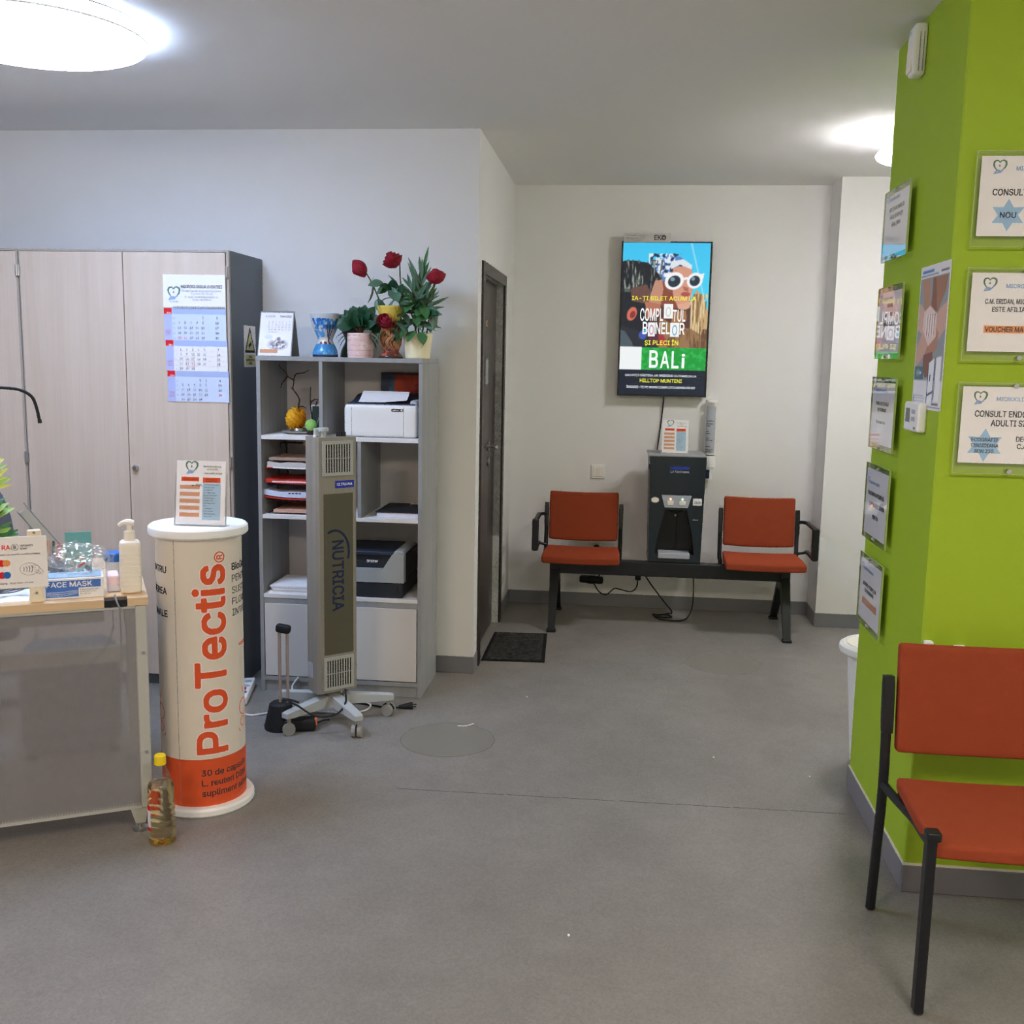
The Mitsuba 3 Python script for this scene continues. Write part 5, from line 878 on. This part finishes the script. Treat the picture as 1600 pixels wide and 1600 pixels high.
# ------------------------------------------------------------------ screen
lab('wall_screen', 'upright advertising screen showing a couple with white sunglasses on the back wall', 'screen')
SX0, SX1, SZ0, SZ1, SY = -.0445, .4915, 1.339, 2.256, 6.400
put('wall_screen__cabinet', box(SX0, SX1, SY+.001, SY+.050, SZ0, SZ1, .003), 'm_black', False); put('wall_screen__wall_bracket', box(.10, .35, SY+.050, YB-.001, 1.62, 1.98), 'm_dark', False)
f = Fr((SX0, SY, SZ0), (1, 0, 0), (0, 0, 1)); SW, SH = SX1-SX0, SZ1-SZ0
put('wall_screen__bezel', f.flat(R2(0, SW, 0, SH).difference(R2(.009, SW-.011, .010, SH-.008)), -.001, .003), 'm_black', False)
def advert(u, v):
    a = Art(u, v, '#3cc4f4'); w = 1-v; k = a.n(30, 50, 1); kk = a.n(60, 16, 2); st = a.n(70, 9, 5)
    a.on(np.clip(w*2, 0, 1), '#48dcf8'); a.poly([(.77, 1), (.79, 1), (.98, .60), (.96, .60)], '#8fdcf6')
    a.poly([(.86, .70), (.80, .62), (.78, .40), (1, .30), (1, .56), (.93, .66)], '#c9a878'); a.on(((u > .78) & (w > .33) & (w < .68) & (u < .96-.2*(w-.5)) & (st > .52)).astype(float), '#8f6c44'); a.on(((u > .78) & (w > .33) & (w < .68) & (st < .38)).astype(float), '#e4cfa2')
    a.poly([(.30, .62), (.80, .60), (.80, .40), (.45, .30), (.30, .40)], '#5a3a34'); a.poly([(.45, .52), (.62, .46), (.82, .44), (1, .38), (1, .30), (.45, .30)], '#9a7550'); a.on(((w > .56) & (u > .55) & (st > .55)).astype(float)*((u-.4) > (.9-w)*.3), '#6b4c34')
    a.poly([(.52, .86), (.78, .86), (.84, .74), (.80, .66), (.77, .61), (.70, .575), (.58, .58), (.48, .62), (.46, .74)], '#d79a82'); a.poly([(.46, .76), (.56, .78), (.60, .64), (.66, .58), (.56, .56), (.44, .60)], '#8b4a3a')
    a.poly([(.64, .60), (.80, .62), (.79, .58), (.74, .565), (.66, .57)], '#e0aa90'); a.ell(.735, .668, .055, .016, '#b0524c'); a.poly([(.70, .72), (.76, .71), (.77, .685), (.72, .69)], '#b06a56')
    a.poly([(.30, .80), (.40, .88), (.52, .925), (.66, .91), (.76, .87), (.80, .84), (.68, .855), (.56, .83), (.50, .76), (.44, .74)], '#5b86c8'); a.on(((k > .52) & (u > .30) & (u < .60) & (w > .07) & (w < .22) & (u+.6*w < .68)).astype(float), '#e4ecf4'); a.on(((k < .40) & (u > .32) & (u < .72) & (w > .07) & (w < .20) & (w < .34-.4*u+.1)).astype(float), '#2c3148'); a.poly([(.55, .88), (.70, .895), (.80, .855), (.79, .83), (.66, .86), (.56, .83)], '#dfe8ee')
    a.poly([(0, .88), (.12, .885), (.30, .87), (.42, .80), (.47, .74), (.40, .70), (.44, .62), (.30, .44), (.0, .34)], '#1c1f28'); a.on(((kk > .55) & (u < .46) & (w > .11) & (w < .32)).astype(float), '#59605c'); a.on(((kk > .66) & (u < .42) & (w > .12) & (w < .30)).astype(float), '#9aa196')
    a.poly([(.10, .70), (.28, .73), (.36, .66), (.30, .60), (.12, .62)], '#6b4a44'); a.poly([(.38, .755), (.46, .76), (.48, .70), (.455, .60), (.40, .56), (.30, .58), (.34, .68)], '#c48d76'); a.poly([(.27, .62), (.45, .60), (.46, .57), (.38, .52), (.30, .50)], '#b8745c')
    a.ell(.125, .535, .065, .045, '#d4705c', .4); a.ell(.135, .530, .035, .024, '#8c3430', .4); a.poly([(0, .46), (.12, .44), (.24, .42), (.40, .36), (.44, .30), (0, .30)], '#262a34'); a.poly([(0, .43), (.05, .42), (.14, .345), (.16, .30), (0, .30)], '#4c5a62'); a.poly([(.28, .46), (.40, .44), (.46, .34), (.36, .32)], '#5a2a3c'); a.ell(.26, .395, .05, .03, '#4458b4'); a.poly([(.44, .40), (.50, .40), (.56, .33), (.46, .33)], '#a83040'); a.poly([(.60, .55), (.75, .56), (.76, .50), (.66, .45), (.58, .47)], '#a87850')
    for cx_, cy_, rx_, ry_ in ((.60, .753, .112, .058), (.835, .757, .092, .052)):
        a.ell(cx_, cy_, rx_, ry_, '#f6f8fa', .10, .04); a.ell(cx_, cy_-.002, rx_*.66, ry_*.66, '#22303c', .1, .06); a.ell(cx_-.02, cy_+.012, rx_*.25, ry_*.25, '#7d97a8')
    a.poly([(.49, .805), (.54, .80), (.55, .77), (.50, .765)], '#f4f6f8'); a.poly([(.90, .80), (.94, .805), (.93, .77), (.88, .78)], '#f4f6f8'); a.poly([(.70, .775), (.755, .78), (.755, .765), (.70, .758)], '#f4f6f8')
    a.on((w > .686)*1.0, '#0e9e38'); a.on(((w > .686) & (k > .58))*1.0, '#2cb84e'); a.on((w > .834)*1.0, '#101a2c'); a.on(((w > .684) & (w < .834) & (u < .252))*1.0, '#f4f7f8'); return a.c
f2 = f.sub(.009, .010); PW, PH_ = SW-.020, SH-.018
m, c = grid(f2, PW, PH_, 160, 270, advert, .0006)
EMIT = {'type': 'area', 'sampling_weight': .25, 'radiance': {'type': 'mesh_attribute', 'name': 'vertex_color'}}
put('wall_screen__picture', m, 'm_softblack', False, color=c*.95+.004, emitter=EMIT)
def glow(key, m, c): put(key, m, 'm_softblack', False, emitter={'type': 'area', 'sampling_weight': .02, 'radiance': {'type': 'rgb', 'value': [float(x) for x in lin(c)]}})
X = lambda q: q*PW; Y = lambda w: (1-w)*PH_
glow('wall_screen__yellow_lettering', f2.text([('IA-ȚI BILET ACUM LA', X(.49), Y(.374), .0235, 'c', True, X(.74)), ('ȘI PLECI ÎN', X(.48), Y(.668), .026, 'c', True, X(.39)), ('HILLTOP MUNTENI', X(.49), Y(.918), .021, 'c', True, X(.49))], .0016), '#f6f23c')
for q in ((.495, .60, .492, .397), (.318, .400, .612, .520), (.575, .678, .613, .520)): glow('wall_screen__letter_tile', f2.flat(R2(X(q[0]), X(q[1]), Y(q[2]), Y(q[3])), .0014, .0004), '#f2f4f4')

def cond(t, u0, w, v, h): return textm(t, X(u0), Y(v), h, 'l', True, X(w))
for ws in ([cond('COMPL', .222, .265, .508, .070)], [cond('TUL', .600, .145, .510, .066)], [cond('B', .255, .058, .596, .070)], [cond('NEL', .405, .165, .594, .066)], [cond('R', .683, .058, .596, .066)], [cond('B', .345, .105, .818, .100)], [cond('A', .475, .105, .818, .095)], [cond('L', .605, .085, .820, .098)], [cond('i', .720, .040, .818, .080)]): glow('wall_screen__title_lettering', f2.m(at(cat(ws), z=.0019)), '#f6f8f8')
for q, cc in (((.515, .062, .480, .056), '#cfd4c8'), ((.332, .054, .600, .056), '#c89ab0'), ((.597, .060, .602, .058), '#8fb6cc')): glow('wall_screen__tile_letter', f2.m(at(cond('O', *q), z=.0019)), cc)
glow('wall_screen__white_lettering', f2.text([('SAU POȚI CÂȘTIGA UN WEEKEND CU FAMILIA LA', X(.485), Y(.879), .0125, 'c', True, X(.83)), ('ÎNSCRIE-TE PE WWW.COMPLOTULBONELOR.RO', X(.49), Y(.958), .0135, 'c', True, X(.80))], .0016), '#e8f0f4')
lab('screen_contact_plate', 'grey contact plate lettered EKO on the top edge of the wall screen', 'sign')
f = Fr((-.034, SY-.004, SZ1-.006), (1, 0, 0), (0, 0, 1)); put('screen_contact_plate__plate', f.box(0, .278, 0, .052, -.002, 0), 'm_papergrey', False)
put('screen_contact_plate__bold_lettering', cat([f.text([('EK', .180, .014, .028, 'l', True, .042)], .0004), f.flat(sg.Point(.236, .0275).buffer(.0145).difference(sg.Point(.237, .0265).buffer(.0075)).union(sg.Point(.238, .0265).buffer(.0035)), .0004)]), 'm_ink', False)
put('screen_contact_plate__small_lettering', f.text([('RECLAMA TA AICI', .014, .034, .0085, 'l', True, .122), ('office@ekoscreen.ro', .014, .0205, .0085, 'l', True, .110), ('0727 301 302', .014, .007, .0085, 'l', True, .092)], .0004), 'm_greyink', False)
lab(put('screen_cable', tube([(.238, 6.43, 1.342), (.240, 6.462, 1.30), (.232, 6.470, 1.18), (.222, 6.468, 1.08), (.212, 6.45, .99), (.208, 6.40, .90), (.21, 6.39, .60), (.21, 6.42, .40)], .0042, 8), 'm_softblack'), 'thin black cable running down the wall from the screen', 'cable')
# switch, socket, cables
lab('light_switch', 'white light switch on the back wall left of the water dispenser', 'light switch'); f = Fr((-.189, YB, .817), (1, 0, 0), (0, 0, 1))
put('light_switch__frame', f.box(0, .086, 0, .086, 0, .010, .003), 'm_white', False)
for k in range(3): put('light_switch__rocker', f.box(.014+.0195*k, .0325+.0195*k, .014, .072, .010, .0145, .0015), 'm_soap', False)
lab('wall_socket', 'white wall socket with a black plug seen under the left seat back', 'socket'); f = Fr((-.183, YB, .335), (1, 0, 0), (0, 0, 1))
put('wall_socket__plate', f.box(0, .150, 0, .080, 0, .009, .003), 'm_white', False); put('wall_socket__plug', cyl(f.p(.042, .044, .009), f.p(.042, .044, .048), .020), 'm_softblack')
put('wall_socket__empty_outlet', cyl(f.p(.110, .042, .008), f.p(.110, .042, .0105), .020), 'm_soap')
lab('power_adapter', 'black power adapter and its cables hanging under the bench beam', 'power adapter')
put('power_adapter__brick', at(rbox(.150, .034, .048, .016, 8), -.165, 6.36, .195, ry=2), 'm_softblack', 40); put('power_adapter__coil', cat([tube([(-.165+.062*math.cos(t), 6.34+.004*k, .198+.022*math.sin(t)) for t in np.linspace(0, 6.28, 16)], .004, 6, 0) for k in range(3)]), 'm_softblack')
put('power_adapter__cord', cat([tube(p, .004, 7) for p in ([(-.12, 6.36, .215), (-.105, 6.35, .26), (-.115, 6.38, .33)], [(-.15, 6.36, .172), (-.115, 6.34, .125), (-.07, 6.33, .110), (-.02, 6.33, .15), (.02, 6.33, .145), (.08, 6.33, .135), (.115, 6.32, .165), (.122, 6.30, .225)])]), 'm_softblack')
put('power_adapter__junction', at(rbox(.036, .026, .034, .005, 5), .122, 6.29, .235), 'm_softblack', 40)
lab(put('dispenser_cable', cat([tube(p, .0042, 7) for p in ([(.150, 6.30, .270), (.20, 6.28, .20), (.28, 6.27, .10), (.335, 6.26, .035), (.31, 6.27, .02), (.25, 6.28, .008), (.222, 6.30, .005), (.25, 6.20, .005), (.32, 6.16, .005), (.40, 6.18, .006), (.445, 6.26, .03), (.462, 6.29, .12), (.455, 6.30, .30), (.45, 6.32, .390)], [(.23, 6.25, .005), (.29, 6.23, .006), (.335, 6.25, .006), (.30, 6.30, .006), (.24, 6.29, .005)])]), 'm_softblack'), 'black cable looping down to the floor below the water dispenser', 'cable')

# ------------------------------------------------------------------ on the green wall: frames facing the desk side
LS = Fr((PX, 0, 0), (0, -1, 0), (0, 0, 1))      # u = -y
FS = Fr((0, PY0, 0), (1, 0, 0), (0, 0, 1))
def notice(key, F, u0, u1, v0, v1, pu0, pu1, pv0, pv1, label, off=.020, screws=None):
    """Two acrylic sheets on standoffs with a printed sheet between them."""
    lab(key, label, 'notice')
    put(key+'__paper', F.box(pu0, pu1, pv0, pv1, off+.0008, off+.0016), 'm_paper', False)
    put(key+'__acrylic_sheet', F.flat(R2(u0, u1, v0, v1), off+.0046, .0002), 'm_pane', False); put(key+'__acrylic_sheet', F.flat(R2(u0, u1, v0, v1), off-.002, .0002), 'm_pane', False)
    e = .0013; put(key+'__acrylic_edge', F.flat(R2(u0, u1, v0, v1).difference(R2(u0+e, u1-e, v0+e, v1-e)), off-.0018, .0062), 'm_signgreen', False)
    for u, v in screws or (((u0+u1)/2, v1-.010), ((u0+u1)/2, v0+.010)): put(key+'__standoff', cat([cyl(F.p(u, v, 0), F.p(u, v, off-.002), .0055, n=14), cyl(F.p(u, v, off+.005), F.p(u, v, off+.011), .0065, n=14)]), 'm_chrome')
    return F.sub(pu0, pv0, off+.0016)
sidetx = [([('EVITAȚI AGLOMERAȚIA', .15, .14, .012), ('PĂSTRAȚI DISTANȚA', .15, .115, .012), ('VĂ MULȚUMIM', .15, .09, .012)], 2.118, 1.890, False),
          ([('PROGRAM', .15, .15, .012), ('LUNI - VINERI', .15, .12, .012), ('08:00 - 20:00', .15, .09, .012)], 1.805, 1.570, False),
          ([('CONSULTAȚII PE BAZĂ', .14, .13, .011), ('DE PROGRAMARE', .14, .11, .011), ('TEL. 021 555 77 26', .13, .07, .008)], 1.510, 1.270, False),
          ([('VACCINARE ANTIGRIPALĂ', .14, .135, .013), ('CONSULTAȚII 150 RON', .16, .10, .013), ('RON 250', .15, .06, .013)], 1.217, .958, False),
          ([('ACCESUL PACIENȚILOR', .14, .12, .012), ('CU PROGRAMARE', .14, .10, .012)], .903, .658, True)]
names = ['uppermost acrylic notice on the left face of the green wall', 'second acrylic notice from the top on the left face of the green wall', 'acrylic notice in the middle of the column of five on the left face', 'fourth acrylic notice down the left face of the green wall', 'lowest acrylic notice on the left face, with an orange bar']
for (tx, v1, v0, bar), nm in zip(sidetx, names):
    k = 'acrylic_notice'; i = 0
    while k+'__paper' in scene: i += 1; k = f'acrylic_notice_{i:03d}'
    pf_ = notice(k, LS, -3.712, -3.398, v0, v1, -3.702, -3.404, v0+.017, v1-.018, nm)
    put(k+'__lettering', pf_.text([(t, u, v, h, 'c', True, min(.24, .0098*len(t)*h/.012)) for t, u, v, h in tx], .0003), 'm_ink', False)
    a, b = heart_logo(pf_, .014, .165, .030); put(k+'__logo', a, 'm_titleblue', False); put(k+'__title', pf_.text([('MICROCLINICA AVIAȚIEI', .052, .174, .009, 'l', False, .13)], .0003), 'm_titleblue', False)
    if bar: put(k+'__orange_bar', pf_.flat(R2(.05, .25, .055, .078), .0002), 'm_tan', False)
fronttx = [(2.118, 1.868, 2.104, 1.897, [('CONSULT OFTALMOLOGIE', .034, .106, .0165, 'l', True, .245)]),
           (1.815, 1.566, 1.801, 1.591, [('C.M. ERIDAN, MICROCLINICA AVIAȚIEI,', .038, .128, .0125, 'l', True, .235), ('ESTE AFILIATA PENTRU', .058, .107, .0125, 'l', True, .165)]),
           (1.508, 1.256, 1.496, 1.286, [('CONSULT ENDOCRINOLOGIE', .036, .128, .0165, 'l', True, .250), ('ADULTI SI COPII', .080, .103, .0165, 'l', True, .150), ('DECONTAT', .150, .062, .013, 'l', True, .085), ('C.A.S.', .154, .042, .013, 'l', True, .045)])]
fn = ['acrylic notice with a blue NOU star, topmost on the front of the green wall', 'acrylic notice with an orange VOUCHER line, middle one on the front of the green wall', 'acrylic notice about endocrinology with a blue star, lowest on the front of the green wall']
for i, ((v1, v0, p1, p0, tx), nm) in enumerate(zip(fronttx, fn)):
    k = f'front_notice_{i:03d}' if i else 'front_notice'
    pf_ = notice(k, FS, .912, 1.232, v0, v1, .925, 1.222, p0, p1, nm, screws=((1.062, v1-.008), (1.062, v0+.009)))
    put(k+'__lettering', pf_.text(tx, .0003), 'm_ink', False); put(k+'__title', pf_.text([('MICROCLINICA AVIAȚIEI', .090, .170 if i < 2 else .172, .0105, 'l', True, .175)], .0003), 'm_titleblue', False)
    a, b = heart_logo(pf_, .028, .160, .038); put(k+'__logo', a, 'm_logodark', False); put(k+'__logo_hand', b, 'm_titleblue', False)
    if i != 1:
        cu, cv, R = ((.078, .055, .042) if i == 0 else (.068, .050, .046)); pts = [(cu+(R if j % 2 == 0 else R*.55)*math.sin(j*math.pi/6)*1.12, cv+(R if j % 2 == 0 else R*.55)*math.cos(j*math.pi/6)) for j in range(12)]
        put(k+'__star', pf_.flat(sg.Polygon(pts), .0002), 'm_starblue', False); put(k+'__star_lettering', pf_.text([('NOU', cu, cv-.007, .014, 'c', True, .042)] if i == 0 else [('ECOGRAFIE', cu, cv+.010, .010, 'c', True, .072), ('TIROIDIANA', cu, cv-.006, .010, 'c', True, .074), ('RON 220', cu, cv-.022, .010, 'c', True, .050)], .0007), 'm_navy', False)
    else: put(k+'__highlight', pf_.flat(R2(.040, .250, .050, .070), .0002), 'm_highlight', False); put(k+'__voucher_lettering', pf_.text([('VOUCHER MATERNITATE', .043, .0535, .013, 'l', True, .185)], .0007), 'm_ink', False)

def poster(u, v):
    a = Art(u, v, '#e4e3e6'); k = a.n(7, 14, 2)
    a.rect(.02, .98, .20, .915, '#9aa0a4'); a.rect(.02, .98, .20, .915, '#9aa0a4')
    ph = (v > .20)*(v < .915)*(u > .02)*(u < .98)
    def arm(pts, c): 
        m_ = shapely.contains_xy(sg.Polygon(pts), u, v)*ph; a.on(m_*1.0, c)
    arm([(.08, .91), (.34, .91), (.46, .62), (.30, .60)], '#b98f78'); arm([(.46, .91), (.92, .91), (.62, .66), (.44, .62)], '#8f6656'); arm([(.55, .91), (.95, .91), (.90, .80), (.66, .66)], '#a67a66'); arm([(0, .74), (.10, .74), (.40, .62), (.36, .50), (.0, .56)], '#d3b0a0'); arm([(1, .74), (.80, .70), (.55, .62), (.60, .42), (1, .56)], '#d2ac9c')
    arm([(0, .42), (.0, .28), (.28, .36), (.60, .52), (.46, .62), (.20, .54)], '#cfa898'); arm([(.50, .36), (.36, .40), (.62, .60), (.76, .52), (.74, .42)], '#b88a76'); arm([(.20, .56), (.22, .68), (.42, .72), (.66, .66), (.68, .50), (.44, .44)], '#e6cfc6')
    for x in (.30, .38, .46, .54): arm([(x, .66), (x+.055, .66), (x+.045, .50), (x+.01, .50)], '#f0e2dc'); arm([(x+.055, .66), (x+.07, .66), (x+.06, .52), (x+.045, .50)], '#8c5c58')
    arm([(.30, .38), (.60, .40), (.70, .24), (.40, .22), (.30, .28)], '#8b6258'); a.on(((v < .30)*(u < .34)*ph)*1.0, '#5d7880'); a.on(((v > .195)*(v < .203)*(u > .02)*(u < .98))*1.0, '#c9c9cc')
    a.rect(.02, .62, .928, .936, '#5b6f96'); a.rect(.70, .96, .935, .950, '#6a6e78'); a.rect(.06, .46, .950, .968, '#5a83bc')
    a.poly([(.50, .03), (.72, .06), (.72, .36), (.50, .32)], '#eef0f2'); a.poly([(.74, .07), (.92, .06), (.93, .37), (.76, .36)], '#f2f3f4')
    for p_ in ([(.50, .03), (.52, .03), (.52, .32), (.50, .32)], [(.70, .06), (.72, .06), (.72, .36), (.70, .356)], [(.50, .09), (.72, .12), (.72, .135), (.50, .105)]): a.poly(p_, '#4a5878')
    a.poly([(.57, .24), (.60, .245), (.60, .20), (.57, .195)], '#3a4868'); a.rect(.74, .755, .07, .33, '#7b808c')
    a.rect(.05, .40, .088, .094, '#9a9ea8'); a.rect(.05, .45, .070, .075, '#aeb2ba'); a.rect(.05, .42, .052, .056, '#aeb2ba'); a.rect(.04, .055, .045, .098, '#4a4e58'); a.rect(.70, .92, .036, .048, '#50545c'); a.rect(.0, 1, .018, .022, '#7b7f88'); a.rect(.10, .26, .245, .262, '#cfe0e4'); a.rect(.08, .20, .235, .275, '#8fa6ac', .03); return a.c
lab('hands_poster', 'tall narrow poster of stacked hands on the left face of the green wall', 'poster'); f = Fr((PX-.0015, 3.283, 1.424), (0, -1, 0), (0, 0, 1))
put('hands_poster__sheet', f.box(0, .287, 0, .414, -.001, .0002), 'm_paper', False); paint('hands_poster__print', f, .287, .414, 90, 150, poster, .0006)
lab('room_thermostat', 'white room thermostat with a small grey display below the hands poster', 'thermostat'); f = LS
put('room_thermostat__case', f.box(-3.270, -3.118, 1.357, 1.443, 0, .026, .005), 'm_white', False); put('room_thermostat__display', f.box(-3.250, -3.205, 1.383, 1.424, .026, .0268), 'm_lcd', False)
for v in (1.388, 1.409): put('room_thermostat__button', f.box(-3.185, -3.150, v, v+.013, .026, .028, .001), 'm_greytray', False)
put('room_thermostat__lettering', f.text([('TERMO', -3.15, 1.365, .006, 'c', True, .02)], .0264), 'm_greyink', False)
lab('motion_sensor', 'white curved motion sensor high on the left face of the green wall', 'motion sensor')
m = rbox(.066, .150, .038, .010, 10); v = m.vertices; v[:, 0] *= 1+.12*v[:, 1]/.075; v[:, 2] += .006*(1-(v[:, 1]/.075)**2)*(v[:, 2] > 0)
put('motion_sensor__housing', LS.m(at(m, -3.442, 2.497, .019)), 'm_white', 40)
put('motion_sensor__lens', LS.m(at(rbox(.050, .070, .006, .003, 6), -3.442, 2.468, .0425)), 'm_soap', 40); put('motion_sensor__blue_mark', LS.m(at(rbox(.022, .018, .004, .002, 4), -3.455, 2.548, .0395)), 'm_flyerblue', 40)
for i in range(2): put('motion_sensor__groove', LS.box(-3.4100, -3.4065, 2.432, 2.558, .010+.011*i, .0125+.011*i), 'm_grey', False)

# ------------------------------------------------------------------ floor things
lab('waste_bin', 'white swing-lid waste bin standing behind the green wall', 'waste bin')
put('waste_bin__body', lathe([(0, 0), (.085, 0), (.094, .01), (.130, .455), (.126, .455), (.08, .02)], 1.026, 4.02, 0, 40), 'm_white'); put('waste_bin__rim', lathe([(.145, .452), (.160, .452), (.163, .462), (.160, .476), (.146, .486), (.138, .484), (.128, .460)], 1.026, 4.02, 0, 40), 'm_white')
put('waste_bin__lid', lathe([(.137, .470), (.132, .486), (.08, .500), (0, .505)], 1.026, 4.02, 0, 40), 'm_soap')
lab('door_mat', 'dark ribbed mat on the floor at the foot of the brown door', 'mat')
q = [np.array(p) for p in ((-.690, 5.150), (-.362, 5.170), (-.390, 5.730), (-.690, 5.710))]; MM = lambda g, z0, z1: at(trimesh.creation.extrude_polygon(g, z1-z0, engine='earcut'), z=z0)
pm = sg.Polygon(q); put('door_mat__pile', MM(pm.buffer(-.018), .001, .007), 'm_mat', False); put('door_mat__border', MM(pm.difference(pm.buffer(-.020)), 0, .005), 'm_rubber', False)
mat('m_disc', (.115, .107, .088), .6, .15); mat('m_disc2', (.190, .180, .155), .42, .45)
put('distance_sticker__disc', lathe([(0, .0004), (.190, .0004), (.192, 0)], -.672, 4.020, 0, 64), 'm_disc2', False); put('distance_sticker__edge', lathe([(.1905, .0006), (.1925, .0006), (.193, 0)], -.672, 4.020, 0, 64), 'm_disc', False); lab('distance_sticker', 'faint round worn sticker on the floor in front of the bookcase', 'floor sticker')
put('distance_sticker_001__disc', lathe([(0, .0004), (.190, .0004), (.192, 0)], .558, 5.310, 0, 64), 'm_disc2', False); put('distance_sticker_001__edge', lathe([(.190, .0006), (.1915, .0006), (.192, 0)], .558, 5.310, 0, 64), 'm_disc2', False); lab('distance_sticker_001', 'faint round worn sticker on the floor before the beam bench', 'floor sticker')
lab(put('thread_scrap', tube([(-.655, 4.175, .002), (-.62, 4.178, .003), (-.600, 4.200, .003), (-.592, 4.215, .002)], .0022, 6), 'm_white'), 'short curved white scrap lying at the edge of the floor sticker', 'scrap')
for i, (x, y) in enumerate(((-.40, 4.60), (.40, 3.98), (.748, 3.84), (-.10, 2.62))): k = put('paper_crumb', at(trimesh.creation.icosphere(1, .004), x, y, .003), 'm_white', True); lab(k, ['tiny white crumb on the floor near the bookcase', 'tiny white crumb in the middle of the open floor', 'tiny white crumb on the floor beside the skirting of the green wall', 'tiny white crumb on the near floor'][i], 'crumb')
